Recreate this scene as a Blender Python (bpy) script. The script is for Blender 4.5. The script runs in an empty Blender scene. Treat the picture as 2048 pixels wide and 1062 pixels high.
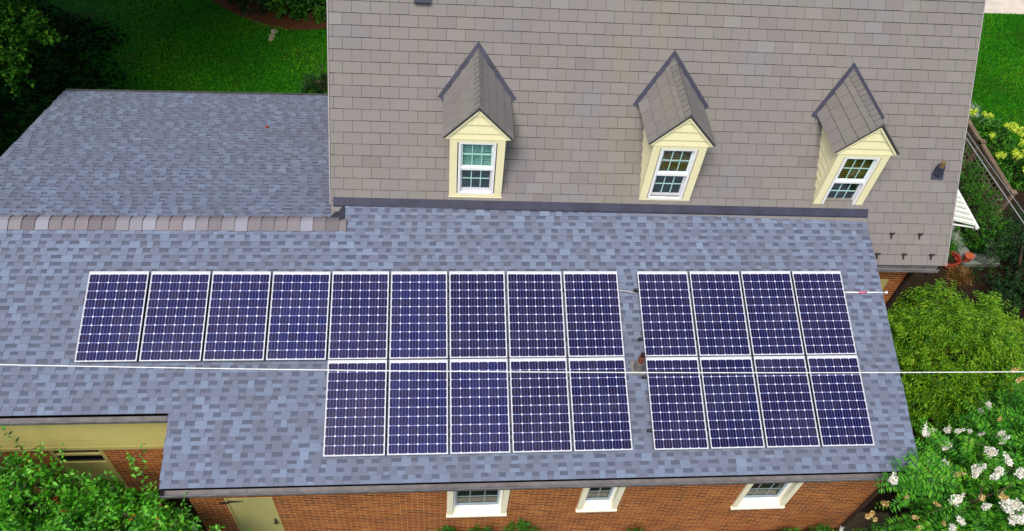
import bpy, math, random
import numpy as np
from mathutils import Vector, Matrix
rad = math.radians
RND = random.Random(7)
NP = np.random.default_rng(11)
S = bpy.context.scene
COL = S.collection

# ------------------------------------------------------------------ camera
cam_data = bpy.data.cameras.new("camera")
cam = bpy.data.objects.new("camera", cam_data)
COL.objects.link(cam)
cam.location = (1.91119, -6.20063, 12.90219)
cam.rotation_euler = (rad(38.87628), rad(-4.03697), rad(-3.24766))
cam_data.sensor_width = 36.0
cam_data.lens = 1628.7455 / 2048 * 36.0
cam_data.clip_end = 2000
cam_data.clip_start = 0.1
S.camera = cam

# ------------------------------------------------------------------ light
SUN_EL, SUN_AZ = 61.0, 208.0        # azimuth clockwise from +Y: front left
W = bpy.data.worlds.new("World")
S.world = W
W.use_nodes = True
wn = W.node_tree
bg = wn.nodes["Background"]
sky = wn.nodes.new("ShaderNodeTexSky")
sky.sky_type = 'NISHITA'
sky.sun_disc = False
sky.sun_elevation = rad(SUN_EL)
sky.sun_rotation = rad(SUN_AZ)
sky.air_density = 1.0
sky.dust_density = 3.0
sky.ozone_density = 1.0
wn.links.new(sky.outputs[0], bg.inputs[0])
bg.inputs[1].default_value = 0.105
sl = bpy.data.lights.new("sun", 'SUN')
sl.energy = 2.0
sl.angle = rad(24)
sl.color = (1.0, 0.95, 0.86)
sun = bpy.data.objects.new("sun", sl)
COL.objects.link(sun)
sd = Vector((math.sin(rad(SUN_AZ)) * math.cos(rad(SUN_EL)), math.cos(rad(SUN_AZ)) * math.cos(rad(SUN_EL)), math.sin(rad(SUN_EL))))
sun.rotation_euler = sd.to_track_quat('Z', 'Y').to_euler()
sun.location = (0, 0, 40)
S.view_settings.view_transform = 'Standard'
S.view_settings.look = 'None'
S.view_settings.exposure = 0.7
S.view_settings.gamma = 1.0
try:
    S.cycles.max_bounces = 6
    S.cycles.transparent_max_bounces = 8
    S.cycles.use_adaptive_sampling = True
except Exception:
    pass

# ------------------------------------------------------------------ frames of reference
TF = rad(16.6403)                     # pitch of the wing roof
CF, SF = math.cos(TF), math.sin(TF)
def F(u, v, h=0.0):                   # front slope of the wing: u along, v up the slope, h above
    return Vector((u, v * CF - h * SF, v * SF + h * CF))
RIDGE_Y, RIDGE_Z = 4.20, 4.20 * math.tan(TF)
def B_(u, v, h=0.0):                  # rear slope: v from ridge downwards
    return Vector((u, RIDGE_Y + v * CF + h * SF, RIDGE_Z - v * SF + h * CF))
YAW, QM = rad(-1.2), rad(51)
MA = Vector((.145, 4.56, 1.36))
ME = Vector((math.cos(YAW), math.sin(YAW), 0))
MB_ = Vector((-math.sin(YAW), math.cos(YAW), 0))
def H(s, b, z):                       # main house frame
    return MA + ME * s + MB_ * b + Vector((0, 0, z))
def M(s, v, h=0.0):                   # main roof slope
    return H(s, v * math.cos(QM) - h * math.sin(QM), v * math.sin(QM) + h * math.cos(QM))
GZ = -3.55

# ------------------------------------------------------------------ helpers
def tag(o, label=None, cat=None, group=None, kind=None):
    if label: o["label"] = label
    if cat: o["category"] = cat
    if group: o["group"] = group
    if kind: o["kind"] = kind
    return o

def empty(name, loc, parent=None):
    o = bpy.data.objects.new(name, None)
    o.empty_display_size = 0.2
    COL.objects.link(o)
    if parent is not None:
        o.parent = parent
    else:
        o.location = loc
    return o

def link(name, me, parent=None, loc=None):
    o = bpy.data.objects.new(name, me)
    COL.objects.link(o)
    if parent is not None: o.parent = parent
    if loc is not None: o.location = loc
    return o

class MB:
    def __init__(self, org=(0, 0, 0)):
        self.v, self.f, self.t, self.m = [], [], [], []
        self.o = Vector(org)
    def poly(self, pts, tint=0.5, m=0):
        n = len(self.v)
        self.v += [tuple(Vector(p) - self.o) for p in pts]
        self.f.append(tuple(range(n, n + len(pts))))
        self.t.append(tint); self.m.append(m)
    def para(self, o, a, b, c, tint=0.5, m=0):
        o, a, b, c = Vector(o), Vector(a), Vector(b), Vector(c)
        if a.cross(b).dot(c) < 0: a, b = b, a
        p = [o, o + a, o + a + b, o + b, o + c, o + a + c, o + a + b + c, o + b + c]
        n = len(self.v)
        self.v += [tuple(q - self.o) for q in p]
        for q in ((3, 2, 1, 0), (4, 5, 6, 7), (0, 1, 5, 4), (1, 2, 6, 5), (2, 3, 7, 6), (3, 0, 4, 7)):
            self.f.append(tuple(n + i for i in q)); self.t.append(tint); self.m.append(m)
    def box(self, x0, x1, y0, y1, z0, z1, tint=0.5, m=0):
        self.para((x0, y0, z0), (x1 - x0, 0, 0), (0, y1 - y0, 0), (0, 0, z1 - z0), tint, m)
    def hbox(self, s0, s1, b0, b1, z0, z1, tint=0.5, m=0):
        self.para(H(s0, b0, z0), ME * (s1 - s0), MB_ * (b1 - b0), Vector((0, 0, z1 - z0)), tint, m)
    def prism(self, pts, ext, tint=0.5, m=0):
        pts = [Vector(p) for p in pts]; e = Vector(ext)
        nrm = (pts[1] - pts[0]).cross(pts[2] - pts[0])
        if nrm.dot(e) > 0: pts = pts[::-1]
        k = len(pts)
        self.poly(pts, tint, m)
        self.poly([p + e for p in pts[::-1]], tint, m)
        for i in range(k):
            a, b = pts[i], pts[(i + 1) % k]
            self.poly([b, a, a + e, b + e], tint, m)
    def tube(self, pts, r, n=8, tint=0.5, m=0, caps=True):
        pts = [Vector(p) for p in pts]
        rs = r if isinstance(r, (list, tuple)) else [r] * len(pts)
        base = len(self.v); up = None
        for i, p in enumerate(pts):
            d = (pts[min(i + 1, len(pts) - 1)] - pts[max(i - 1, 0)]).normalized()
            if up is None:
                up = Vector((0, 0, 1)) if abs(d.z) < 0.9 else Vector((1, 0, 0))
            a = d.cross(up).normalized(); b = a.cross(d).normalized(); up = b
            for k in range(n):
                an = 2 * math.pi * k / n
                self.v.append(tuple(p + (a * math.cos(an) + b * math.sin(an)) * rs[i] - self.o))
        for i in range(len(pts) - 1):
            for k in range(n):
                k2 = (k + 1) % n
                self.f.append((base + i * n + k, base + (i + 1) * n + k, base + (i + 1) * n + k2, base + i * n + k2)[::-1])
                self.t.append(tint); self.m.append(m)
        if caps:
            self.f.append(tuple(base + k for k in range(n))[::-1]); self.t.append(tint); self.m.append(m)
            e = base + (len(pts) - 1) * n
            self.f.append(tuple(e + k for k in range(n))); self.t.append(tint); self.m.append(m)
    def mesh(self, name, mats):
        me = bpy.data.meshes.new(name)
        me.from_pydata(self.v, [], self.f)
        for mt in (mats if isinstance(mats, (list, tuple)) else [mats]): me.materials.append(mt)
        me.polygons.foreach_set("material_index", self.m)
        at = me.attributes.new("tint", 'FLOAT', 'FACE')
        at.data.foreach_set("value", self.t)
        me.update()
        return me
    def build(self, name, mats, parent=None, loc=None, smooth=False):
        me = self.mesh(name, mats)
        if smooth: me.polygons.foreach_set("use_smooth", [True] * len(self.f))
        if parent is None and loc is None: loc = self.o
        return link(name, me, parent, loc if parent is None else None)

# ------------------------------------------------------------------ materials
class NT:
    def __init__(self, name):
        self.mat = bpy.data.materials.new(name); self.mat.use_nodes = True
        self.n = self.mat.node_tree.nodes; self.l = self.mat.node_tree.links
        self.p = self.n["Principled BSDF"]; self.out = self.n["Material Output"]
    def node(self, t, **kw):
        nd = self.n.new(t)
        for k, v in kw.items(): setattr(nd, k, v)
        return nd
    def set(self, sock, v):
        if hasattr(v, "is_output") or isinstance(v, bpy.types.NodeSocket): self.l.new(v, sock)
        else: sock.default_value = v
    def math(self, op, a, b=None, clamp=False):
        nd = self.node("ShaderNodeMath", operation=op, use_clamp=clamp)
        self.set(nd.inputs[0], a)
        if b is not None: self.set(nd.inputs[1], b)
        return nd.outputs[0]
    def mix(self, f, a, b, blend='MIX'):
        nd = self.node("ShaderNodeMix", data_type='RGBA', blend_type=blend)
        self.set(nd.inputs[0], f)
        for i, c in ((6, a), (7, b)):
            self.set(nd.inputs[i], c if not isinstance(c, tuple) else (c + (1,))[:4])
        return nd.outputs[2]
    def noise(self, vec, scale, detail=3, rough=0.55, out=0):
        nd = self.node("ShaderNodeTexNoise")
        if vec is not None: self.l.new(vec, nd.inputs["Vector"])
        nd.inputs["Scale"].default_value = scale; nd.inputs["Detail"].default_value = detail
        nd.inputs["Roughness"].default_value = rough
        return nd.outputs[out]
    def ramp(self, f, stops, interp='LINEAR'):
        nd = self.node("ShaderNodeValToRGB"); cr = nd.color_ramp; cr.interpolation = interp
        while len(cr.elements) < len(stops): cr.elements.new(0.5)
        for e, (p, c) in zip(cr.elements, stops):
            e.position = p; e.color = (c + (1,))[:4] if len(c) == 3 else c
        self.l.new(f, nd.inputs[0]); return nd.outputs[0]
    def obj(self):
        return self.node("ShaderNodeTexCoord").outputs["Object"]
    def attr(self, nm="tint"):
        nd = self.node("ShaderNodeAttribute"); nd.attribute_name = nm; return nd.outputs["Fac"]
    def bump(self, h, strength=0.3, dist=0.01):
        nd = self.node("ShaderNodeBump"); nd.inputs["Strength"].default_value = strength
        nd.inputs["Distance"].default_value = dist
        self.l.new(h, nd.inputs["Height"]); self.l.new(nd.outputs[0], self.p.inputs["Normal"])
    def fin(self, col=None, rough=0.8, metal=0.0, spec=0.3):
        if col is not None: self.set(self.p.inputs["Base Color"], (col + (1,)) if isinstance(col, tuple) else col)
        self.set(self.p.inputs["Roughness"], rough); self.p.inputs["Metallic"].default_value = metal
        self.p.inputs["Specular IOR Level"].default_value = spec
        return self.mat

def plain(name, col, rough=0.6, metal=0.0, spec=0.4, var=0.12, scale=6.0):
    t = NT(name)
    n = t.noise(t.obj(), scale, 5, 0.6)
    d = tuple(c * (1 - var) for c in col); e = tuple(min(1, c * (1 + var)) for c in col)
    return t.fin(t.ramp(n, [(0.3, d), (0.7, e)]), rough, metal, spec)

def shingle_mat(name, stops, grain=0.12, stain=None):
    t = NT(name); o = t.obj()
    c = t.ramp(t.attr(), stops)
    g = t.noise(o, 140, 2, 0.7)
    big = t.noise(o, 0.9, 4, 0.6)
    c = t.mix(t.math('MULTIPLY', g, 2 * grain), c, (0.05, 0.05, 0.06))
    c = t.mix(t.ramp(big, [(0.35, (0, 0, 0)), (0.75, (0.35, 0.35, 0.35))]), c, stain or (0.11, 0.12, 0.15))
    if stain:
        mp = t.node("ShaderNodeMapping"); mp.inputs["Scale"].default_value = (1.6, .12, .12); t.l.new(o, mp.inputs[0])
        st = t.noise(mp.outputs[0], 1.0, 3, .5)
        c = t.mix(t.ramp(st, [(.5, (0, 0, 0)), (.75, (.28, .28, .28))]), c, (.2, .19, .11))
    t.bump(g, 0.35, 0.004)
    return t.fin(c, 0.9, 0, 0.25)

wing_shingle = shingle_mat("wing_shingle", [(0.0, (0.08, 0.092, 0.136)), (0.28, (0.103, 0.118, 0.172)), (0.34, (0.138, 0.15, 0.208)), (0.6, (0.158, 0.184, 0.265)), (0.8, (0.172, 0.213, 0.305)), (1.0, (0.2, 0.252, 0.355))])
cap_shingle = shingle_mat("cap_shingle", [(0.0, (0.15, 0.13, 0.14)), (0.4, (0.22, 0.19, 0.2)), (0.7, (0.24, 0.23, 0.26)), (1.0, (0.3, 0.3, 0.36))])
taupe_shingle = shingle_mat("taupe_shingle", [(0.0, (0.172, 0.154, 0.154)), (0.25, (0.19, 0.172, 0.172)), (0.5, (0.2, 0.182, 0.182)), (0.75, (0.21, 0.192, 0.192)), (1.0, (0.23, 0.212, 0.212))], 0.08, (0.2, 0.185, 0.12))
under_mat = plain("roof_underlay", (0.035, 0.035, 0.045), 0.9)
flash_mat = plain("flashing_metal", (0.035, 0.036, 0.06), 0.6, 0.0, 0.3, 0.25, 3)
t = NT("cream_paint"); o = t.obj()
mp = t.node("ShaderNodeMapping"); mp.inputs["Scale"].default_value = (14, 14, 1.5); t.l.new(o, mp.inputs[0])
n1 = t.noise(mp.outputs[0], 1.0, 5, .65); n2 = t.noise(o, 3, 4)
c = t.ramp(n2, [(.3, (0.86, 0.78, 0.46)), (.7, (0.88, 0.81, 0.5))])
cream = t.fin(t.mix(t.ramp(n1, [(.5, (0, 0, 0)), (.8, (.25, .25, .25))]), c, (.55, .47, .27)), .5, 0, .35)
cream_shade = plain("eave_shaded_cream", (0.48, 0.41, 0.14), 0.55, 0, 0.35, 0.06, 4)  # darker cream with the shadow under the eaves in its colour
pale_cream = plain("pale_casing_paint", (0.82, 0.76, 0.56), 0.5, 0, 0.4, 0.05, 5)
white = plain("white_paint", (0.85, 0.85, 0.85), 0.4, 0, 0.5, 0.03)
black_iron = plain("black_iron", (0.02, 0.012, 0.014), 0.5)
gutter_mat = plain("weathered_gutter", (0.19, 0.175, 0.18), 0.6, 0.2, 0.4, 0.3, 5)
wood_grey = plain("weathered_wood", (0.16, 0.115, 0.075), 0.85, 0, 0.2, 0.35, 8)
concrete = plain("concrete", (0.2, 0.215, 0.19), 0.85, 0, 0.2, 0.2, 3)
terracotta = plain("terracotta", (0.38, 0.08, 0.03), 0.8)
hose_red = plain("red_rubber", (0.3, 0.03, 0.015), 0.45)
bark = plain("bark", (0.10, 0.07, 0.045), 0.9, 0, 0.2, 0.4, 12)
rust = plain("rusty_iron", (0.2, 0.06, 0.035), 0.8, 0.3, 0.3, 0.5, 25)
lead = plain("lead_boot", (0.16, 0.15, 0.15), 0.6, 0.3, 0.4, 0.3, 10)
pvc = plain("grey_pvc", (0.33, 0.33, 0.35), 0.4)
cable_white = plain("white_cable", (0.78, 0.78, 0.76), 0.5)
cable_grey = plain("grey_cable", (0.3, 0.31, 0.33), 0.5)
alu = plain("anodised_frame", (0.52, 0.53, 0.56), 0.35, 0.0, 0.6, 0.03)
side_shade = plain("frame_side_shade", (0.06, 0.06, 0.07), 0.5)  # shade of the panel gaps painted on as darker frame sides
rail_mat = plain("dark_rail", (0.02, 0.02, 0.022), 0.6)
brass = plain("brass_pipe", (0.24, 0.16, 0.07), 0.5, 0.3)
pink = plain("pink_tape", (0.75, 0.12, 0.2), 0.5)

def brick_mat(name, axis):
    t = NT(name); o = t.obj()
    sp = t.node("ShaderNodeSeparateXYZ"); t.l.new(o, sp.inputs[0])
    zr = t.math('MULTIPLY', sp.outputs[2], 1 / .0755); row = t.math('FLOOR', zr); fz = t.math('FRACT', zr)
    ux = t.math('ADD', t.math('MULTIPLY', sp.outputs[axis], 1 / .215), t.math('MULTIPLY', t.math('MODULO', row, 2.0), .5))
    col = t.math('FLOOR', ux); fx = t.math('FRACT', ux)
    cb = t.node("ShaderNodeCombineXYZ"); t.l.new(col, cb.inputs[0]); t.l.new(row, cb.inputs[1])
    wnz = t.node("ShaderNodeTexWhiteNoise", noise_dimensions='2D'); t.l.new(cb.outputs[0], wnz.inputs["Vector"])
    bc = t.ramp(wnz.outputs["Value"], [(0, (0.13, 0.024, 0.006)), (0.3, (0.25, 0.046, 0.007)), (0.7, (0.34, 0.074, 0.009)), (1, (0.44, 0.13, 0.018))])
    mort = t.math('MAXIMUM', t.math('LESS_THAN', fz, .19), t.math('LESS_THAN', fx, .05))
    n = t.noise(o, 2.2, 4); n2 = t.noise(o, 60, 2)
    bc = t.mix(t.math('MULTIPLY', n2, 0.35), bc, (0.12, 0.035, 0.012))
    c = t.mix(mort, bc, (0.58, 0.38, 0.18))
    c = t.mix(t.ramp(n, [(0.4, (0, 0, 0)), (0.7, (0.4, 0.4, 0.4))]), c, (0.2, 0.06, 0.014))
    t.bump(mort, -0.6, 0.006)
    return t.fin(c, 0.85, 0, 0.2)
brick_x, brick_y = brick_mat("brick_front", 0), brick_mat("brick_side", 1)

def panel_mat(name, base, alt):
    t = NT(name)
    uv = t.node("ShaderNodeUVMap"); uv.uv_map = "UVMap"
    sp = t.node("ShaderNodeSeparateXYZ"); t.l.new(uv.outputs[0], sp.inputs[0])
    x, y = sp.outputs[0], sp.outputs[1]
    fx, fy = t.math('FRACT', x), t.math('FRACT', y)
    ax = t.math('ABSOLUTE', t.math('SUBTRACT', fx, 0.5)); ay = t.math('ABSOLUTE', t.math('SUBTRACT', fy, 0.5))
    gx = t.math('GREATER_THAN', ax, 0.474); gy = t.math('GREATER_THAN', ay, 0.472)
    dia = t.math('GREATER_THAN', t.math('ADD', ax, ay), 0.885)
    outx = t.math('GREATER_THAN', t.math('ABSOLUTE', t.math('SUBTRACT', x, 3.0)), 2.985)
    outy = t.math('GREATER_THAN', t.math('ABSOLUTE', t.math('SUBTRACT', y, 5.0)), 4.985)
    sheet = t.math('MAXIMUM', t.math('MAXIMUM', gx, dia), t.math('MAXIMUM', outx, outy))
    bus = None
    for c in (1 / 3, 2 / 3):
        b = t.math('LESS_THAN', t.math('ABSOLUTE', t.math('SUBTRACT', fx, c)), 0.02)
        bus = b if bus is None else t.math('MAXIMUM', bus, b)
    wn_ = t.node("ShaderNodeTexWhiteNoise", noise_dimensions='4D')
    fl = t.node("ShaderNodeVectorMath", operation='FLOOR'); t.l.new(uv.outputs[0], fl.inputs[0])
    oi = t.node("ShaderNodeObjectInfo")
    t.l.new(fl.outputs[0], wn_.inputs["Vector"]); t.l.new(oi.outputs["Random"], wn_.inputs["W"])
    cell = t.mix(wn_.outputs["Value"], base, alt)
    cell = t.mix(t.math('MULTIPLY', oi.outputs["Random"], 0.5), cell, (0.012, 0.005, 0.022))
    c = t.mix(bus, cell, (0.09, 0.1, 0.27))
    c = t.mix(gy, c, (0.27, 0.3, 0.58))
    c = t.mix(sheet, c, (0.2, 0.22, 0.46))
    c = t.mix(dia, c, (0.75, 0.77, 0.88))
    c = t.mix(t.math('MAXIMUM', outx, outy), c, (0.58, 0.58, 0.64))
    ob = t.obj(); dv = t.node("ShaderNodeVectorMath", operation='ADD'); t.l.new(ob, dv.inputs[0])
    rv = t.node("ShaderNodeCombineXYZ"); t.l.new(t.math('MULTIPLY', oi.outputs["Random"], 50.0), rv.inputs[0]); t.l.new(rv.outputs[0], dv.inputs[1])
    dust = t.noise(dv.outputs[0], 1.6, 5, .7)
    c = t.mix(t.ramp(dust, [(.42, (0, 0, 0)), (.8, (.06, .06, .06))]), c, (0.3, 0.29, 0.33))
    t.set(t.p.inputs["Coat Roughness"], t.math('ADD', t.math('MULTIPLY', dust, .3), .02))
    t.p.inputs["Coat Weight"].default_value = 0.12
    return t.fin(c, 0.25, 0, 0.16)
cells_blue = panel_mat("blue_cells", (0.003, 0.007, 0.068), (0.01, 0.007, 0.04))
cells_navy = panel_mat("navy_cells", (0.001, 0.002, 0.036), (0.004, 0.002, 0.018))

def leaf_mat(name, stops, trans=0.3, rough=0.5, spec=0.35):
    t = NT(name)
    c = t.ramp(t.attr(), stops)
    t.fin(c, rough, 0, spec)
    tr = t.node("ShaderNodeBsdfTranslucent"); t.l.new(c, tr.inputs[0])
    mx = t.node("ShaderNodeMixShader"); mx.inputs[0].default_value = trans
    t.l.new(t.p.outputs[0], mx.inputs[1]); t.l.new(tr.outputs[0], mx.inputs[2]); t.l.new(mx.outputs[0], t.out.inputs[0])
    return t.mat
leaf_bright = leaf_mat("bright_leaf", [(0, (0.008, 0.05, 0.003)), (0.25, (0.03, 0.17, 0.006)), (0.45, (0.06, 0.3, 0.009)), (0.7, (0.12, 0.46, 0.018)), (0.93, (0.3, 0.6, 0.08)), (0.96, (0.5, 0.06, 0.02)), (1, (0.55, 0.1, 0.03))])
leaf_crape = leaf_mat("crape_leaf", [(0, (0.01, 0.075, 0.004)), (0.5, (0.05, 0.26, 0.008)), (0.9, (0.17, 0.46, 0.016)), (1, (0.25, 0.25, 0.02))])
leaf_feather = leaf_mat("feathery_leaf", [(0, (0.015, 0.07, 0.002)), (0.3, (0.06, 0.2, 0.003)), (0.55, (0.17, 0.38, 0.005)), (0.85, (0.22, 0.38, 0.008)), (0.985, (0.45, 0.52, 0.02)), (0.99, (0.55, 0.03, 0.01)), (1, (0.5, 0.02, 0.01))])
leaf_dark = leaf_mat("dark_leaf", [(0, (0.004, 0.018, 0.003)), (0.6, (0.01, 0.05, 0.005)), (1, (0.03, 0.12, 0.01))], 0.15)
leaf_shade = leaf_mat("shade_leaf", [(0, (0.002, 0.007, 0.002)), (1, (0.01, 0.04, 0.004))], 0.1, 0.8, 0.05)  # deep shade put into a near-black leaf colour
leaf_tree = leaf_mat("tree_leaf", [(0, (0.004, 0.02, 0.002)), (0.5, (0.015, 0.07, 0.003)), (1, (0.07, 0.2, 0.01))], 0.2, 0.7, 0.08)
leaf_hyd = leaf_mat("hydrangea_leaf", [(0, (0.015, 0.07, 0.004)), (0.5, (0.04, 0.18, 0.006)), (1, (0.09, 0.3, 0.01))])
leaf_silver = leaf_mat("silver_leaf", [(0, (0.2, 0.28, 0.18)), (1, (0.5, 0.58, 0.42))])
petal_white = leaf_mat("white_petal", [(0, (0.5, 0.42, 0.2)), (0.3, (0.8, 0.76, 0.6)), (0.7, (0.88, 0.86, 0.78)), (1, (0.9, 0.9, 0.86))], 0.25)
petal_gold = leaf_mat("faded_petal", [(0, (0.4, 0.2, 0.02)), (0.6, (0.55, 0.36, 0.08)), (1, (0.8, 0.7, 0.4))], 0.2)
petal_lime = leaf_mat("lime_petal", [(0, (0.36, 0.5, 0.02)), (1, (0.62, 0.75, 0.08))], 0.2)
straw = leaf_mat("straw_leaf", [(0, (0.1, 0.045, 0.01)), (1, (0.36, 0.2, 0.05))], 0.1)

# ------------------------------------------------------------------ ground
def lawn_mat():
    t = NT("lawn"); o = t.obj()
    n1 = t.noise(o, 0.35, 5, 0.6); n2 = t.noise(o, 2.3, 5, 0.65); n3 = t.noise(o, 45, 3, 0.7)
    c = t.ramp(n2, [(0.25, (0.012, 0.11, 0.003)), (0.5, (0.022, 0.2, 0.003)), (0.75, (0.05, 0.29, 0.006))])
    c = t.mix(t.ramp(n1, [(0.55, (0, 0, 0)), (0.72, (0.75, 0.75, 0.75))]), c, (0.13, 0.135, 0.006))
    n4 = t.noise(o, 1.1, 6, .7)
    c = t.mix(t.ramp(n4, [(.52, (0, 0, 0)), (.68, (.7, .7, .7))]), c, (0.11, 0.085, 0.012))
    n5 = t.noise(o, 8, 5, .75)
    c = t.mix(t.ramp(n5, [(.4, (.75, .75, .75)), (.6, (0, 0, 0))]), c, (0.006, 0.055, 0.002))
    c = t.mix(t.math('MULTIPLY', n3, 0.75), c, (0.004, 0.03, 0.002))
    t.bump(n3, 0.9, 0.05)
    return t.fin(c, 0.9, 0, 0.1)
def soil_mat(name, a, b):
    t = NT(name); o = t.obj()
    n = t.noise(o, 14, 6, 0.75); n2 = t.noise(o, 70, 3, 0.7)
    c = t.ramp(n, [(0.3, a), (0.7, b)]); c = t.mix(t.math('MULTIPLY', n2, 0.6), c, tuple(x * 0.3 for x in a))
    t.bump(n2, 1.0, 0.04)
    return t.fin(c, 0.95, 0, 0.1)
lawn = lawn_mat()
mulch = soil_mat("bark_mulch", (0.09, 0.03, 0.012), (0.2, 0.075, 0.03))
soil = soil_mat("dark_soil", (0.02, 0.014, 0.008), (0.06, 0.04, 0.022))

b = MB((0, 0, 0))
g = 300
b.poly([(-g, -g, GZ), (g, -g, GZ), (g, g, GZ), (-g, g, GZ)])
tag(b.build("lawn_ground", lawn), kind="structure")
def patch(name, pts, z, mat):
    b = MB((pts[0][0], pts[0][1], z))
    b.poly([(x, y, z) for x, y in pts])
    return tag(b.build(name, mat), kind="structure")
def smooth_loop(pts, n=6):
    out = []; k = len(pts)
    for i in range(k):
        p0, p1, p2, p3 = (Vector(pts[(i + j - 1) % k] + (0,)) for j in range(4))
        for j in range(n):
            t = j / n
            q = 0.5 * ((2 * p1) + (p2 - p0) * t + (2 * p0 - 5 * p1 + 4 * p2 - p3) * t * t + (3 * p1 - p0 - 3 * p2 + p3) * t ** 3)
            out.append((q.x + RND.uniform(-.05, .05), q.y + RND.uniform(-.05, .05)))
    return out
patch("mulch_bed", smooth_loop([(-6.6, 19.6), (-5.7, 18.5), (-5.1, 17.95), (-4.46, 17.48), (-3.75, 17.04), (-2.62, 16.92), (-1.6, 17.1), (0.5, 17.6), (2, 19), (1, 23), (-3, 24), (-6.5, 22)]), GZ + .012, mulch)
patch("planting_soil", smooth_loop([(10.9, -3.2), (10.9, 0.5), (12.2, 3.0), (12.3, 8), (12.3, 12), (17, 13.6), (19.3, 12.6), (19.8, 10.2), (19.4, 7), (19.5, 2), (18, -3)]), GZ + .008, soil)
patch("front_soil", [(-9, -3.2), (10.6, -3.2), (10.6, 1.2), (-9, 1.2)], GZ + .004, soil)
patch("front_mulch", [(5.4, -.95), (10.3, -1.1), (10.3, 0.4), (5.4, 0.4)], GZ + .012, mulch)
patch("corner_path", [(10.35, -2.4), (11.5, -2.6), (11.6, 0.15), (10.45, 0.2)], GZ + .016, soil_mat("gritty_path", (0.1, 0.075, 0.05), (0.2, 0.15, 0.1)))
patch("driveway", [(15, 19.08), (60, 19.0), (60, 23), (15, 23)], GZ + .012, plain("drive_concrete", (0.55, 0.48, 0.4), 0.9, 0, 0.2, 0.15, 2))

# ------------------------------------------------------------------ the house
HO = Vector((4.0, 2.0, GZ))
house = empty("house", HO)
tag(house, "brick house with taupe roof, three yellow dormers and a low blue grey wing", "house")
def P(): return MB(HO)

def dimensional(mb, fn, rows, e, u_ranges, jag=True):
    """laminated shingles laid course by course: butts, raised tabs, and slots with a darker granule band"""
    for r in range(rows):
        v0 = r * e
        for (a, c) in u_ranges(r):
            lo, hi = 0.011, 0.001
            mb.poly([fn(a, v0, lo), fn(c, v0, lo), fn(c, v0 + e, hi), fn(a, v0 + e, hi)], 0.5)
            mb.poly([fn(a, v0, -.004), fn(c, v0, -.004), fn(c, v0, lo), fn(a, v0, lo)], 0.0)
            u = a - RND.uniform(0, .25)
            while u < c:
                slot = RND.choice((RND.uniform(.09, .14), RND.uniform(.12, .2))); tab = RND.uniform(.1, .2)
                s0, s1 = max(u, a), min(u + slot, c)
                tone = RND.uniform(.36, .95)
                if s1 - s0 > .01:
                    g = lambda v, k=0.0015: lo + (hi - lo) * v / e + k
                    mid = e * RND.uniform(.42, .58)
                    mb.poly([fn(s0, v0, g(0)), fn(s1, v0, g(0)), fn(s1, v0 + mid, g(mid)), fn(s0, v0 + mid, g(mid))], tone)
                    mb.poly([fn(s0, v0 + mid, g(mid)), fn(s1, v0 + mid, g(mid)), fn(s1, v0 + e, g(e)), fn(s0, v0 + e, g(e))], RND.uniform(.0, .22))
                u += slot
                t0, t1 = max(u, a), min(u + tab, c)
                if t1 - t0 > .01:
                    hh = 0.008
                    tone = RND.choice((RND.uniform(.34, .6), RND.uniform(.5, 1.0), RND.uniform(.5, .9)))
                    p = [fn(t0, v0 - .002, lo + hh), fn(t1, v0 - .002, lo + hh), fn(t1, v0 + e, hi + hh), fn(t0, v0 + e, hi + hh)]
                    mb.poly(p, tone)
                    q = [fn(t0, v0 - .002, -.002), fn(t1, v0 - .002, -.002), fn(t1, v0 + e, hi), fn(t0, v0 + e, hi)]
                    mb.poly([q[0], q[1], p[1], p[0]], .1)
                    mb.poly([q[1], q[2], p[2], p[1]], .2)
                    mb.poly([q[3], q[0], p[0], p[3]], .2)
                u += tab

def tabs(mb, fn, rows, e, w, s0, s1, gap=.006, th=.014, vg=.008, off=0.0, wob=.004):
    """rectangular slate-like tabs in half bond over a dark underlay"""
    for r in range(rows):
        v0 = r * e
        s = s0 - w * (((r % 2) * .5 + off) % 1)
        while s < s1:
            a, c = max(s + gap / 2, s0), min(s + w - gap / 2, s1)
            s += w
            if c - a < .01: continue
            lo, hi = th + .006 + RND.uniform(-.001, .001), .005
            d0, d1 = RND.uniform(-wob, wob), RND.uniform(-wob, wob)
            tn = RND.gauss(.5, .16)
            d0 += vg; d1 += vg
            p = [fn(a, v0 + d0, lo), fn(c, v0 + d1, lo), fn(c, v0 + e, hi), fn(a, v0 + e, hi)]
            q = [fn(a, v0 + d0, -.002), fn(c, v0 + d1, -.002), fn(c, v0 + e, -.001), fn(a, v0 + e, -.001)]
            mb.poly(p, min(1, max(0, tn)))
            mb.poly([q[0], q[1], p[1], p[0]], .1); mb.poly([q[1], q[2], p[2], p[1]], .2); mb.poly([q[3], q[0], p[0], p[3]], .2)

# ---- wing roof (front slope, rear slope)
E1 = 0.1381
V0 = -0.4427
XL, XR, XS = -7.05, 10.47, -2.63
def ur(r):
    v = V0 + r * E1
    jl, jr = RND.uniform(-.008, .008), RND.uniform(-.008, .008)
    if r < 9: return [(XS + jl, XR + jr)]
    if v < 4.33: return [(XL + jl, XR + jr)]
    return [(0.14, XR + jr)]
mb = P()
dimensional(mb, lambda u, v, h: F(u, v + V0, h), 38, E1, ur)
wing_roof = mb.build("wing_roof", wing_shingle, house)
wing_roof["label"] = "blue grey shingled front slope of the low wing"
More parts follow.
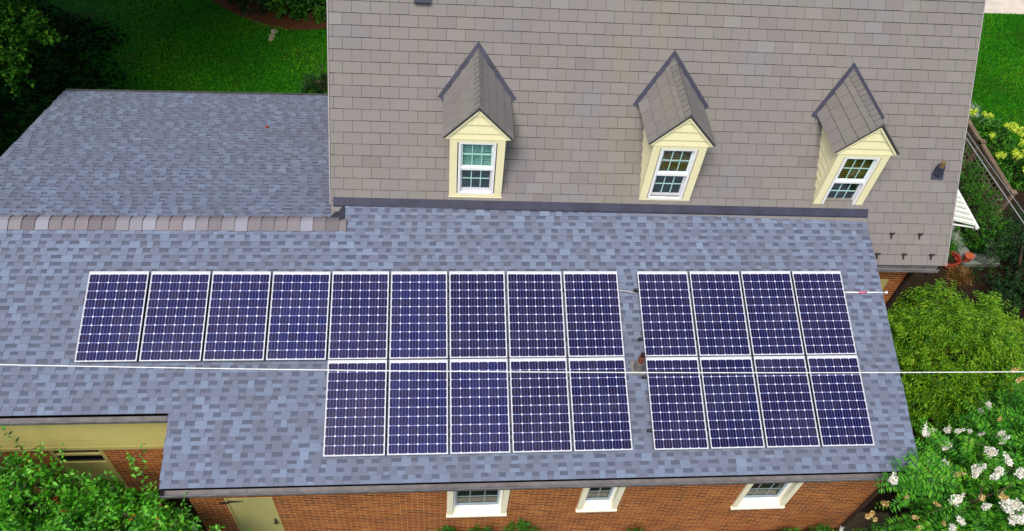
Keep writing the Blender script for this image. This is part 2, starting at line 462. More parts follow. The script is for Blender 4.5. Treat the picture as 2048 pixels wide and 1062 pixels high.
# deck under it
mb = P()
mb.prism([F(XS, V0 + .01, -.006), F(XR - .01, V0 + .01, -.006), F(XR - .01, 4.8, -.006), F(0.15, 4.8, -.006), F(0.15, 4.375, -.006), F(XL + .01, 4.375, -.006), F(XL + .01, V0 + 9 * E1 + .01, -.006), F(XS, V0 + 9 * E1 + .01, -.006)], F(0, 0, -.09) - F(0, 0, 0))
mb.build("roof_deck", under_mat, wing_roof)
mb = P()
EB = 0.1378
NB = 43
LB = NB * EB
dimensional(mb, lambda u, v, h: B_(u, LB - v, h), 42, EB, lambda r: [(XL + RND.uniform(-.008, .008), 0.1)])
rr = mb.build("wing_rear_roof", wing_shingle, house)
rr["label"] = "blue grey shingled rear slope of the low wing"
mb = P()
mb.prism([B_(XL + .01, .06, -.006), B_(.1, .06, -.006), B_(.1, LB - .01, -.006), B_(XL + .01, LB - .01, -.006)], B_(0, 0, -.09) - B_(0, 0, 0))
mb.build("roof_deck", under_mat, rr)
# rear gutter
mb = P()
yb = B_(0, LB, 0)
mb.box(XL, -.1, yb.y + .005, yb.y + .11, yb.z - .13, yb.z - .035)
mb.box(XL, -.1, yb.y + .09, yb.y + .115, yb.z - .035, yb.z - .012)
mb.build("gutter", plain("dark_gutter", (0.07, 0.075, 0.08), .6, 0, .3, .4, 6), house)
# ridge caps
mb = P()
u = XL
while u < .05:
    w = RND.uniform(.225, .245)
    u1 = min(u + w, .17)
    tn = RND.random()
    lo, hi = .05, .026
    A0 = [F(u, 4.195 + RND.uniform(-.01, .01), .012), Vector((u, RIDGE_Y - .02, RIDGE_Z + hi)), Vector((u, RIDGE_Y + .06, RIDGE_Z + hi - .01)), B_(u, .16, .012)]
    A1 = [F(u1 + .02, 4.19 + RND.uniform(-.01, .01), .03), Vector((u1 + .02, RIDGE_Y - .02, RIDGE_Z + lo)), Vector((u1 + .02, RIDGE_Y + .06, RIDGE_Z + lo - .01)), B_(u1 + .02, .165, .03)]
    for i in range(3): mb.poly([A0[i], A1[i], A1[i + 1], A0[i + 1]], tn)
    for i in range(3):
        d = Vector((0, 0, -.03)); mb.poly([A1[i], A1[i] + d, A1[i + 1] + d, A1[i + 1]], 0)
    mb.poly([A0[0], A0[0] - Vector((0, 0, .03)), A1[0] - Vector((0, 0, .03)), A1[0]], 0)
    u = u1
    if u1 >= .17: break
rc = mb.build("ridge_cap", cap_shingle, wing_roof)
rc["label"] = "greyish pink ridge cap shingles"

# ---- front gutters
def gutter(x0, x1, v):
    mb = P(); p = F(0, v, 0); y, z = p.y, p.z
    mb.box(x0, x1, y + .03, y + .055, z - .22, z - .03)             # fascia
    prof = [(y + .03, z - .035), (y + .03, z - .14), (y - .06, z - .145), (y - .105, z - .09), (y - .11, z - .03), (y - .125, z - .028), (y - .125, z - .04), (y - .1, z - .152), (y + .03, z - .156)]
    for i in range(len(prof) - 1):
        (ya, za), (yb_, zb) = prof[i], prof[i + 1]
        mb.poly([(x0, ya, za), (x0, yb_, zb), (x1, yb_, zb), (x1, ya, za)])
    for x in (x0, x1): mb.poly([(x, a, c) for a, c in prof[:5]])
    return mb.build("gutter", gutter_mat, house)
gutter(XS + .02, XR - .02, V0)
gutter(XL, XS - .02, V0 + 9 * E1)

# ---- walls of the wing
WY, LY = -.15, 1.05
WX0, WX1 = -2.45, 10.40
holes = [(2.15, 3.13, -2.14, -1.02), (4.63, 5.26, -2.06, -1.02), (7.72, 8.64, -2.14, -1.02), (-1.86, -1.03, -3.45, -1.2)]
def wall_holes(mb, x0, x1, z0, z1, y0, y1, holes, m=0):
    xs = sorted({x0, x1} | {h[0] for h in holes} | {h[1] for h in holes})
    for a, c in zip(xs[:-1], xs[1:]):
        hs = [h for h in holes if h[0] <= a + 1e-6 and h[1] >= c - 1e-6]
        if not hs: mb.box(a, c, y0, y1, z0, z1, m=m)
        else:
            h = hs[0]
            mb.box(a, c, y0, y1, z0, h[2], m=m); mb.box(a, c, y0, y1, h[3], z1, m=m)
mb = P()
wall_holes(mb, WX0, WX1, GZ - .2, -.2, WY, WY + .3, [(a, c, z0 - (.1 if z0 > -3 else 0), z1) for a, c, z0, z1 in holes])
fw = mb.build("front_wall", brick_x, house)
fw["label"] = "orange brick front wall of the low wing"
mb = P()
mb.prism([(WX0, WY + .3, GZ - .2), (WX0, LY, GZ - .2), (WX0, LY, .12), (WX0, WY + .3, -.12)], (.3, 0, 0))
mb.build("side_wall", brick_y, house); mb = P()
mb.prism([(WX1, WY + .3, GZ - .2), (WX1, 4.9, GZ - .2), (WX1, 4.9, 1.32), (WX1, WY + .3, -.08)], (-.3, 0, 0))
mb.build("side_wall", brick_y, house); mb = P()
mb.prism([(-6.85, LY + .3, GZ - .2), (-6.85, 9.5, GZ - .2), (-6.85, 9.5, -.5), (-6.85, RIDGE_Y, RIDGE_Z - .15), (-6.85, LY + .3, .2)], (.3, 0, 0))
mb.build("side_wall", brick_y, house)
mb = P()
dl = (-5.35, -4.36, -3.45, -1.42)
wall_holes(mb, -6.85, WX0, GZ - .2, -1.5, LY, LY + .3, [(dl[0], dl[1], -3.45, -1.5)])
mb.build("set_back_wall", brick_x, house); mb = P()
mb.box(-6.85, -.3, 9.2, 9.5, GZ - .2, -.5)
mb.build("back_wall", brick_x, house)
mb = P()
z = -1.5
while z < .2:
    mb.poly([(-6.85, LY - .045, z), (WX0, LY - .045, z), (WX0, LY - .02, z + .17), (-6.85, LY - .02, z + .17)])
    mb.poly([(-6.85, LY - .02, z), (WX0, LY - .02, z), (WX0, LY - .045, z), (-6.85, LY - .045, z)][::-1])
    z += .17
mb.box(-6.85, WX0, LY - .018, LY + .3, -1.5, .2)
mb.box(-6.85, WX0, LY - .055, LY - .046, -1.53, -1.42)
fz = mb.build("frieze_siding", cream_shade, house)
fz["label"] = "cream siding band under the set back eave"

glass_dark = NT("window_glass"); glass_dark.p.inputs["Coat Weight"].default_value = .1
glass_dark = glass_dark.fin((0.008, 0.012, 0.014), 0.12, 0, 0.3)
grey_sash = plain("grey_sash_paint", (0.27, 0.34, 0.38), 0.5)

def front_window(x0, x1, z0, z1):
    w = empty("window", None, house)
    mb = P(); y = WY
    ca = .075
    mb.box(x0 - ca, x0 + .03, y - .035, y + .10, z0 - .04, z1)
    mb.box(x1 - .03, x1 + ca, y - .035, y + .10, z0 - .04, z1)
    mb.box(x0 - ca, x1 + ca, y - .035, y + .10, z1, z1 + .1)
    mb.build("casing", pale_cream, w)
    mb = P()
    mb.prism([(x0 - ca - .01, y - .06, z0 - .10), (x0 - ca - .01, y - .06, z0 - .055), (x0 - ca - .01, y + .10, z0 + .03), (x0 - ca - .01, y + .10, z0 - .10)], (x1 - x0 + 2 * ca + .02, 0, 0))
    mb.build("sill", pale_cream, w)
    mb = P(); f = .05; yy = y + .10
    mb.box(x0 + .03, x0 + .03 + f, yy - .02, yy + .06, z0 + .03, z1); mb.box(x1 - .03 - f, x1 - .03, yy - .02, yy + .06, z0 + .03, z1)
    mb.box(x0 + .03 + f, x1 - .03 - f, yy - .02, yy + .06, z0 + .03, z0 + .07)
    mb.build("frame", white, w)
    mb = P(); a, c = x0 + .03 + f, x1 - .03 - f
    mb.box(a, c, yy + .01, yy + .05, z0 + .07, z0 + .15)
    mb.box(a, a + .035, yy + .01, yy + .05, z0 + .15, z1); mb.box(c - .035, c, yy + .01, yy + .05, z0 + .15, z1)
    n = 3 if x1 - x0 > .8 else 2
    for i in range(1, n):
        xx = a + (c - a) * i / n; mb.box(xx - .008, xx + .008, yy + .02, yy + .04, z0 + .15, z1)
    mb.box(a + .035, c - .035, yy + .022, yy + .038, z0 + .45, z0 + .465)
    mb.build("sash", grey_sash, w)
    mb = P(); mb.box(a + .035, c - .035, yy + .03, yy + .036, z0 + .15, z1); mb.build("pane", glass_dark, w)
    mb = P(); k = x0 - ca
    while k < x1 + ca - .03:
        mb.box(k, k + .06, y - .03, y + .05, z0 - .21, z0 - .105, RND.random()); k += .075
    mb.build("brick_sill", plain("rowlock_brick", (0.19, 0.075, 0.04), 0.85, 0, .2, .3, 20), w)
    return w
front_window(*holes[0])["label"] = "cream cased brick wall window with the widest sill"
front_window(*holes[1])["label"] = "small cream cased brick wall window"
front_window(*holes[2])["label"] = "cream cased brick wall window near the corner"

# door in front wall
d = empty("door", None, house)
d["label"] = "plain cream plank door with black strap hinge"
x0, x1, z0, z1 = holes[3]
mb = P(); mb.box(x0 + .03, x1 - .03, WY + .012, WY + .06, z0, z1 - .02); mb.build("door_leaf", plain("olive_cream_paint", (0.42, 0.39, 0.15), 0.55, 0, .35, .08, 3), d)
mb = P(); mb.box(x0, x0 + .03, WY - .006, WY + .1, z0, z1 - .02); mb.box(x1 - .03, x1, WY - .006, WY + .1, z0, z1 - .02); mb.box(x0, x1, WY - .006, WY + .1, z1 - .02, z1); mb.build("door_frame", cream_shade, d)
for hz in (-1.38, -3.1):
    mb = P(); mb.prism([(x0 + .05, WY + .002, hz + .035), (x0 + .05, WY + .002, hz - .035), (x0 + .3, WY + .002, hz - .006), (x0 + .3, WY + .002, hz + .006)], (0, .01, 0))
    mb.box(x0 - .11, x0 + .05, WY - .016, WY - .007, hz - .03, hz + .03); mb.build("hinge", black_iron, d)
mb = P(); mb.box(x1 - .11, x1 - .085, WY - .02, WY + .012, -2.38, -2.2); mb.box(x1 - .12, x1 - .05, WY - .05, WY - .02, -2.32, -2.29); mb.box(x1 - .12, x1 - .1, WY - .03, WY + .012, -2.4, -2.37); mb.build("latch", black_iron, d)
# half glazed door left
d = empty("door", None, house)
d["label"] = "cream door with dark panes behind the leafy shrub"
x0, x1, z0, z1 = dl
mb = P()
mb.box(x0, x0 + .09, LY + .02, LY + .08, z0, -1.5); mb.box(x1 - .09, x1, LY + .02, LY + .08, z0, -1.5)
mb.box(x0 + .09, x1 - .09, LY + .02, LY + .08, z0, -2.2); mb.box(x0 + .09, x1 - .09, LY + .02, LY + .08, -1.9, -1.84)
mb.build("door_leaf", cream_shade, d)
mb = P(); mb.box(x0 + .09, x1 - .09, LY + .05, LY + .06, -2.2, -1.5); mb.build("pane", glass_dark, d)

# downspout at the corner
mb = P()
p = F(0, V0, 0)
mb.tube([(10.3, p.y - .04, p.z - .14), (10.32, p.y - .02, p.z - .24), (10.36, WY - .05, p.z - .42), (10.36, WY - .05, GZ + .25)], .035, 8)
mb.tube([(10.36, WY - .05, GZ + .25), (10.37, WY - .08, GZ + .12), (10.36, WY - .22, GZ + .06)], .04, 8, m=1)
mb.build("downspout", [plain("brown_downspout", (0.05, 0.03, 0.025), .5), white], house)

# ---- main roof
mb = P()
E2 = .2145
tabs(mb, lambda s, v, h: M(s, v - 1.0, h), 31, E2, .345, -.26, 12.11, off=.3)
main_roof = mb.build("main_roof", taupe_shingle, house)
main_roof["label"] = "steep taupe slate shingled roof slope with three dormers"
TOPV = -1.0 + 31 * E2
mb = P()
mb.prism([M(-.25, -.99, -.002), M(12.1, -.99, -.002), M(12.1, TOPV, -.002), M(-.25, TOPV, -.002)], M(0, 0, -.1) - M(0, 0, 0))
rt = M(0, TOPV, 0) - MA
rb, rz = MB_.dot(rt), rt.z
mb.prism([H(-.25, rb, rz - .002), H(12.1, rb, rz - .002), H(12.1, 2 * rb, 0), H(-.25, 2 * rb, 0)], (0, 0, -.1))
mb.build("roof_deck", under_mat, main_roof)
mb = P()
rtp = plain("rake_trim_paint", (0.3, 0.27, 0.27), .6)
mb.prism([M(12.12, -1.0, .006), M(12.12, TOPV, .006), M(12.12, TOPV, -.16), M(12.12, -1.0, -.16)], ME * .02)
mb.build("rake_trim", rtp, house); mb = P()
mb.prism([M(-.29, -.0, .004), M(-.29, TOPV, .004), M(-.29, TOPV, -.16), M(-.29, -.0, -.16)], ME * .02)
mb.build("rake_trim", rtp, house)
# main walls
mb = P()
def HP(s, bz): return [H(s, q[0], q[1]) for q in bz]
GH = GZ - MA.z
prof = [(-.25, GH - .2), (2 * rb + .2, GH - .2), (2 * rb + .2, -.5), (rb, rz - .2), (-.25, -.52)]
mb.prism(HP(11.95, prof), ME * -.25)
mb.build("gable_wall", brick_y, house); mb = P()
mb.prism(HP(-.05, prof), ME * .25)
mb.build("gable_wall", brick_y, house)
mb = P()
mb.hbox(9.5, 11.7, -.25, 0, GH - .2, -.6)
mb.build("main_front_wall", brick_x, house)
# gutter + downspout of main roof (right of the wing)
mb = P()
pe = M(0, -1.0, 0) - MA; be, ze = MB_.dot(pe), pe.z
mb.hbox(10.3, 12.0, be + .03, be + .05, ze - .2, ze - .05)
mb.hbox(10.3, 12.0, be - .05, be + .03, ze - .15, ze - .14)
mb.hbox(10.3, 12.0, be - .06, be - .05, ze - .15, ze - .06)
mb.build("gutter", gutter_mat, house)
mb = P()
mb.hbox(11.78, 11.86, be - .09, -.26, ze - .24, ze - .17); mb.hbox(11.78, 11.86, -.34, -.26, GH, ze - .24)
mb.build("downspout", black_iron, house)
mb = P()
mb.hbox(10.6, 11.45, -.28, -.2, -3.2, -1.72, m=0); mb.hbox(10.75, 11.3, -.285, -.281, -3.1, -1.9, m=1)
mb.build("side_door", [cream_shade, glass_dark], house)

# flashing between the roofs
mb = P()
n = 24
for i in range(n):
    a, c = -.22 + 10.54 * i / n, -.22 + 10.54 * (i + 1) / n
    ya, yc = 4.545 - (a + .14) * .02, 4.545 - (c + .14) * .02
    def foot(s, y): x = MA.x + s; return Vector((x, y - .03, (y - .03) * math.tan(TF) + .024))
    def foot2(s, y): x = MA.x + s; return Vector((x, y - .03, (y - .03) * math.tan(TF) + .002))
    mb.poly([M(a, -.015, .034), M(c, -.015, .034), M(c, .135, .030), M(a, .135, .030)])
    mb.poly([M(a, .135, .030), M(c, .135, .030), M(c, .14, .002), M(a, .14, .002)])
    mb.poly([foot(a, ya), foot(c, yc), M(c, -.015, .034), M(a, -.015, .034)])
    mb.poly([foot2(a, ya), foot2(c, yc), foot(c, yc), foot(a, ya)])
fl = mb.build("step_flashing", flash_mat, house)
fl["label"] = "dark blue grey metal flashing strip between the two roofs"
# small bent flashing piece where ridge dies into the main roof
mb = P()
Z = lambda y, h=.03: y * math.tan(TF) + h
a, c2, d2, e2 = Vector((.15, 4.24, Z(4.24))), Vector((.15, 4.52, Z(4.52))), Vector((-.02, 4.5, 1.25)), Vector((-.15, 4.34, RIDGE_Z - .02))
mb.poly([a, c2, d2, e2]); mb.poly([a, e2, Vector((.02, 4.22, RIDGE_Z + .03))])
mb.poly([a, c2, c2 - Vector((0, 0, .16)), a - Vector((0, 0, .1))])
mb.build("corner_flashing", plain("dark_flashing", (0.03, 0.03, 0.045), .5), house)

# ---- dormers
teal_blind = plain("teal_blind", (0.62, 0.88, 0.8), .7, 0, .3, .1)
brown_blind = plain("brown_blind", (0.36, 0.19, 0.03), .7, 0, .3, .5, 30)
muntin_mat = plain("pale_teal_muntin", (0.42, 0.66, 0.6), .5)
room_dark = plain("dark_room", (0.008, 0.01, 0.012), .9)
gl = NT("tinted_pane")
tr = gl.node("ShaderNodeBsdfTransparent"); tr.inputs[0].default_value = (0.8, 0.9, 0.88, 1)
gs = gl.node("ShaderNodeBsdfGlossy"); gs.inputs["Roughness"].default_value = .04; gs.inputs[0].default_value = (.8, .85, .85, 1)
mx = gl.node("ShaderNodeMixShader"); mx.inputs[0].default_value = .12
gl.l.new(tr.outputs[0], mx.inputs[1]); gl.l.new(gs.outputs[0], mx.inputs[2]); gl.l.new(mx.outputs[0], gl.out.inputs[0])
tinted = gl.mat
screen = NT("insect_screen")
str_ = screen.node("ShaderNodeBsdfTransparent"); sdf = screen.node("ShaderNodeBsdfDiffuse"); sdf.inputs[0].default_value = (0.03, 0.035, 0.04, 1)
smx = screen.node("ShaderNodeMixShader"); smx.inputs[0].default_value = .55
screen.l.new(str_.outputs[0], smx.inputs[1]); screen.l.new(sdf.outputs[0], smx.inputs[2]); screen.l.new(smx.outputs[0], screen.out.inputs[0])
screen = screen.mat

def dormer(sc, dz, blind, label, raised):
    D = empty("dormer", None, house); D["label"] = label
    def hb(mb, s0, s1, b0, b1, z0, z1, **k): mb.hbox(sc + s0, sc + s1, b0, b1, z0 + dz, z1 + dz, **k)
    def h(s, b_, z): return H(sc + s, b_, z + dz)
    fb = .13
    mb = P()
    hb(mb, -.5, -.36, fb, fb + .09, .12, 1.66); hb(mb, .36, .5, fb, fb + .09, .12, 1.66)
    hb(mb, -.36, .36, fb, fb + .09, 1.58, 1.66); hb(mb, -.36, .36, fb, fb + .09, .12, .25)
    mb.build("front_board", cream, D)
    mb = P(); hb(mb, -.52, .52, fb - .045, fb + .0, .08, .13); hb(mb, -.51, .51, fb - .02, fb + .0, .13, .2); mb.build("sill", cream, D)
    # gable boards
    mb = P()
    slope = .70 / .60
    hw = lambda z: max(0.0, (2.375 - z) / slope)
    for (za, zb) in ((1.66, 1.80), (1.80, 2.0), (2.0, 2.2), (2.2, 2.375)):
        a0, a1 = min(hw(za), .56), min(hw(zb), .56)
        pts = [h(-a0, fb - .008, za), h(a0, fb - .008, za), h(a1, fb + .012, zb), h(-a1, fb + .012, zb)]
        if a1 < .02: pts = pts[:2] + [h(0, fb + .012, zb)]
        mb.prism(pts, MB_ * .06)
    mb.build("gable", cream, D)
    # cheeks with lap siding
    for sg in (-1, 1):
        mb = P()
        z = .10
        while z < 1.72:
            zt = min(z + .16, 1.74)
            bk = lambda q: max(fb + .09, (q + dz) / math.tan(QM) + .02)
            o0, o1 = sg * .502, sg * .482
            pts = [h(o0, fb + .09, z), h(o0, bk(z), z), h(o1, bk(zt), zt), h(o1, fb + .09, zt)]
            if sg > 0: pts = pts
            mb.poly(pts if sg > 0 else pts[::-1])
            mb.poly([h(o0, fb + .09, z), h(o1, fb + .09, z), h(o1, bk(z), z), h(o0, bk(z), z)])
            z += .16
        hb(mb, min(sg * .40, sg * .5), max(sg * .40, sg * .5), fb + .0901, fb + .12, .12, 1.7)
        mb.build("cheek", cream, D)
    # roof slopes
    rzt, ev, hwid = 2.42, 1.72, .625
    L = math.hypot(hwid, rzt - ev)
    dv = {sg: Vector((0, 0, 0)) for sg in (-1, 1)}
    for sg in (-1, 1):
        dd = (ME * (-sg * hwid) + Vector((0, 0, rzt - ev))) / L      # up the slope
        nn = ME * sg * (rzt - ev) / L + Vector((0, 0, hwid / L))
        fn = lambda s, v, hh, dd=dd, nn=nn, sg=sg: h(sg * hwid, .088 + s, ev - .06 * s) + dd * v + nn * hh
        mb = P()
        tabs(mb, fn, 4, L / 4, .33, 0.0, 2.0, off=.4, wob=.003, gap=.009, vg=.009)
        mb.prism([fn(0.004, .004, -.002), fn(2.0, .004, -.002), fn(2.0, L, -.002), fn(0.004, L, -.002)], nn * -.035, m=1)
        mb.build("dormer_roof", [taupe_shingle, under_mat], D)
        mb = P()   # rake board + soffit
        mb.prism([fn(.012, .0, -.04), fn(.012, L, -.04), fn(.012, L, -.075), fn(.012, .02, -.075)], MB_ * .05)
        mb.prism([fn(.062, .0, -.04), fn(.062, L, -.04), fn(.062, L, -.055), fn(.062, .0, -.055)], (MB_ + Vector((0, 0, -.06))) * 1.2)
        mb.build("rake_board", cream, D)
    mb = P()
    k = .02
    while k < 1.95:
        k1 = k + .15
        tn = RND.gauss(.5, .2)
        for sg in (-1, 1):
            dd = (ME * (sg * hwid) + Vector((0, 0, ev - rzt))) / L * .13
            top0, top1 = h(0, k + .075, rzt + .045 - .06 * k), h(0, k1 + .07, rzt + .025 - .06 * k1)
            lift = Vector((0, 0, -.0))
            q = [top0, top0 + dd, top1 + dd, top1]
            mb.poly(q if sg < 0 else q[::-1], tn)
            dn = Vector((0, 0, -.03))
            mb.poly([q[0], q[0] + dn, q[1] + dn, q[1]], 0); mb.poly([q[1], q[1] + dn, q[2] + dn, q[2]], .1)
        k = k1
    mb.build("ridge_cap", taupe_shingle, D)
    # flashing on the main roof along the dormer roof
    mb = P()
    for sg in (-1, 1):
        vt = (rzt - .11 + dz) / math.sin(QM) + .03; ve = (ev - .08 + dz) / math.sin(QM) - .04
        for (o0, o1, hh) in ((0, .13, .022),):
            a = M(sc, vt + .02, hh); c = M(sc + sg * (hwid + .02), ve - .02, hh)
            a2 = M(sc, vt + .13, hh); c2 = M(sc + sg * (hwid + .12), ve + .03, hh)
            mb.prism([a, c, c2, a2], M(0, 0, -.015) - M(0, 0, 0))
            a3 = a + M(0, 0, .03) - M(0, 0, 0) - Vector((0, 0, .0)); 
            mb.prism([M(sc + sg * .01, vt - .03, .03), M(sc + sg * (hwid + .03), ve - .07, .03), c, a], M(0, 0, -.02) - M(0, 0, 0))
    mb.build("flashing", flash_mat, D)
    # window
    wb = fb + .03
    mb = P()
    for (a, c, z0, z1) in ((-.34, -.295, .25, 1.58), (.295, .34, .25, 1.58), (-.295, .295, 1.54, 1.58), (-.295, .295, .25, .29)):
        hb(mb, a, c, wb - .03, wb + .05, z0, z1)
    hb(mb, -.295, .295, wb - .015, wb + .05, .88, .94)
    mb.build("window_frame", white, D)
    for k, (z0, z1, bb) in enumerate(((.94, 1.54, wb + .01), (.29, .88, wb + .03))):
        mb = P()
        hb(mb, -.295, -.262, bb, bb + .02, z0, z1); hb(mb, .262, .295, bb, bb + .02, z0, z1)
        if k == 1: hb(mb, -.262, .262, bb, bb + .02, z0, z0 + .075)
        else: hb(mb, -.262, .262, bb, bb + .02, z0, z0 + .03)
        mb.build("sash", plain("sash_paint", (0.62, 0.6, 0.66) if k else (.7, .8, .78), .5), D)
        mb = P()
        zs = z0 + (.075 if k else .03)
        for i in (1, 2):
            q = -.262 + .524 * i / 3; hb(mb, q - .009, q + .009, bb + .004, bb + .012, zs, z1)
        zm = (zs + z1) / 2
        for i in range(3):
            q = -.262 + .524 * i / 3; hb(mb, q + .0095, q + .165, bb + .004, bb + .012, zm - .009, zm + .009)
        mb.build("muntin", muntin_mat, D)
        mb = P(); hb(mb, -.262, .262, bb + .013, bb + .017, zs, z1); mb.build("pane", tinted, D)
        if k == 1:
            mb = P(); hb(mb, -.262, .262, bb + .019, bb + .021, zs, z1); mb.build("insect_screen", screen, D)
    # blind behind
    mb = P()
    z = .30 if raised == 0 else .95
    while z < 1.5:
        hb(mb, -.28, .28, fb + .115, fb + .118, z, z + .036); z += .05
    mb.build("blind", blind, D)
    mb = P(); hb(mb, -.36, .36, fb + .2, fb + .205, .2, 1.6); mb.build("room_back", room_dark, D)
    return D
dormer(2.47, -.03, teal_blind, "dormer with teal green blinds in its window", 0)
dormer(6.165, -.05, brown_blind, "middle dormer with amber upper panes", 1)
dormer(9.68, -.13, brown_blind, "dormer nearest the roof end, its side wall showing", 1)

# vents on the main roof
vp = empty("vent_pipe", None, house); vp["label"] = "brass topped vent pipe on the taupe roof"
mb = P(); mb.prism([M(11.53, .76, .02), M(11.78, .76, .02), M(11.78, .9, .02), M(11.53, .9, .02)], M(0, 0, .012) - M(0, 0, 0))
bp = M(11.655, .9, .02)
mb.tube([bp, bp + Vector((0, 0, .09)), bp + Vector((0, 0, .16))], [.10, .085, .08], 14); mb.build("pipe_boot", flash_mat, vp)
mb = P(); mb.tube([bp + Vector((0, 0, .16)), bp + Vector((0, 0, .25))], .045, 12); mb.tube([bp + Vector((0, 0, .25)), bp + Vector((0, 0, .28))], .052, 12); mb.build("pipe", brass, vp)
mb = P()
mb.prism([M(1.28, 3.72, .02), M(1.58, 3.72, .02), M(1.58, 4.0, .02), M(1.28, 4.0, .02)], M(0, 0, .10) - M(0, 0, 0)); mb.build("roof_vent", flash_mat, house)
# snow guards
for (s, v) in ((10.30, -.36), (10.87, -.36), (11.46, -.36), (10.62, -.78), (11.18, -.78), (11.765, -.78)):
    mb = P()
    nn = M(0, 0, 1) - M(0, 0, 0)
    mb.prism([M(s - .014, v - .09, .026), M(s + .014, v - .09, .026), M(s + .014, v + .03, .026), M(s - .014, v + .03, .026)], nn * .012)
    mb.prism([M(s - .05, v, .04), M(s + .05, v, .04), M(s + .05, v + .01, .075), M(s - .05, v + .01, .075)], M(0, .03, 0) - M(0, 0, 0))
    mb.build("snow_guard", black_iron, house)
# rusty vent pipe on the wing roof
vp = empty("vent_pipe", None, house); vp["label"] = "rusty vent pipe with grey lead boot between the panel arrays"
bp = F(5.53, 1.5, .0)
mb = P(); mb.tube([bp, bp + Vector((0, 0, .1)), bp + Vector((0, 0, .2))], [.11, .085, .075], 14); mb.prism([F(5.38, 1.36, .022), F(5.6, 1.36, .022), F(5.6, 1.62, .022), F(5.38, 1.62, .022)], F(0, 0, .006) - F(0, 0, 0)); mb.build("pipe_boot", lead, vp)
mb = P(); mb.tube([bp + Vector((0, 0, .2)), bp + Vector((0, 0, .38))], .055, 12); mb.tube([bp + Vector((0, 0, .38)), bp + Vector((0, 0, .46))], [.04, .038], 12, m=1); mb.build("pipe", [rust, black_iron], vp)

# awning on the right gable
aw = empty("awning", None, house); aw["label"] = "cream and green striped awning on the gable wall"
cl = NT("striped_canvas"); o = cl.obj(); sp = cl.node("ShaderNodeSeparateXYZ"); cl.l.new(o, sp.inputs[0])
fr = cl.math('FRACT', cl.math('MULTIPLY', sp.outputs[1], 1 / .19))
st = cl.math('LESS_THAN', cl.math('ABSOLUTE', cl.math('SUBTRACT', fr, .4)), .09)
st2 = cl.math('LESS_THAN', cl.math('ABSOLUTE', cl.math('SUBTRACT', fr, .7)), .05)
canvas = cl.fin(cl.mix(cl.math('MAXIMUM', st, st2), (0.82, 0.78, 0.66), (0.16, 0.26, 0.19)), .8)
mb = P()
ay0, ay1, axo = 6.45, 9.6, 15.15
mb.prism([(12.16, ay0, -.45), (axo, ay0, -1.3), (axo, ay1, -1.3), (12.16, ay1, -.45)], (0, 0, -.015))
mb.prism([(axo, ay0, -1.3), (axo, ay0, -1.46), (axo, ay1, -1.46), (axo, ay1, -1.3)], (.012, 0, 0))
mb.build("canopy", canvas, aw)
mb = P(); mb.tube([(axo + .03, ay0 - .04, -1.34), (axo + .03, ay1, -1.34)], .05, 10); mb.build("front_bar", white, aw)
mb = P(); mb.tube([(12.2, ay0 + .1, -.9), (axo, ay0 + .05, -1.4)], .025, 8); mb.build("arm", white, aw)

# ------------------------------------------------------------------ solar panels
def panel_meshes(w, hgt, mat, nm, ext=0.0):
    th, lip = .04, .011
    fr = MB()
    fr.box(0, w, 0, lip, 0, th); fr.box(0, w, hgt - lip * 1.8, hgt, 0, th)
    fr.box(0, lip, lip, hgt - lip * 1.8, 0, th); fr.box(w - lip, w, lip, hgt - lip * 1.8, 0, th)
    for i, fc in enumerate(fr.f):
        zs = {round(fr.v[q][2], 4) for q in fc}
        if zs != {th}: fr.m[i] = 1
    f = fr.mesh("frame", [alu, side_shade])
    c = MB(); c.poly([(lip, lip, th - .004), (w - lip, lip, th - .004), (w - lip, hgt - lip * 1.8, th - .004), (lip, hgt - lip * 1.8, th - .004)])
    c.poly([(lip, lip, th - .01), (lip, hgt - lip * 1.8, th - .01), (w - lip, hgt - lip * 1.8, th - .01), (w - lip, lip, th - .01)], m=1)
    cm = c.mesh("cell_face", [mat, rail_mat])
    uv = cm.uv_layers.new(name="UVMap")
    mx_, my_ = .035, .05
    uvs = [(-mx_, -my_), (6 + mx_, -my_), (6 + mx_, 10.2), (-mx_, 10.2)] * 2
    for i, q in enumerate(uvs): uv.data[i].uv = q
    rm = []
    for yy in (hgt * .2, hgt * .78):
        r = MB(); r.box(-ext, w + .02, yy, yy + .04, -.105, -.003)
        rm.append(r.mesh("mounting_rail", rail_mat))
    return f, cm, rm[0], rm[1]
rotF = Matrix((( 1, 0, 0), (0, CF, -SF), (0, SF, CF))).to_4x4()
def place_panel(ms, u, v, label):
    root = empty("solar_panel", F(u, v, .12))
    root.rotation_euler = (TF + rad(RND.uniform(-.35, .35)), rad(RND.uniform(-.35, .35)), 0)
    tag(root, label, "solar panel", "solar panels mounted on the blue grey roof")
    for nm, me in zip(("frame", "cell_face", "mounting_rail", "mounting_rail"), ms):
        link(nm, me, root)
AP, HP_, BP = 1.05883, 1.65, 1.67
WL = AP - .042
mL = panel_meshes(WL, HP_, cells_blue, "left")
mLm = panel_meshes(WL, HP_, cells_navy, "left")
ordn = ["first", "second", "third", "fourth", "fifth", "sixth", "seventh", "eighth", "ninth"]
for i in range(9):
    extra = {0: "leftmost panel at the upper row's free end", 8: "last panel before the gap with the rusty pipe"}.get(i)
    lab = "%s solar panel from the left in the nine panel upper row" % ordn[i]
    if i == 0: lab = "first solar panel of the nine panel upper row, at its left end"
    if i == 8: lab = "ninth solar panel of the upper row, beside the grey conduit gap"
    place_panel(mL if i < 6 else mLm, (i - 4) * AP, BP, lab)
for i in range(5):
    lab = "%s solar panel from the left in the five panel lower row" % ordn[i]
    if i == 0: lab = "first solar panel of the five panel lower row, at its left end"
    if i == 4: lab = "fifth solar panel of the lower row, beside the rusty vent pipe gap"
    place_panel(mL if i < 3 else mLm, i * AP, 0.0, lab)
AR = 1.00644
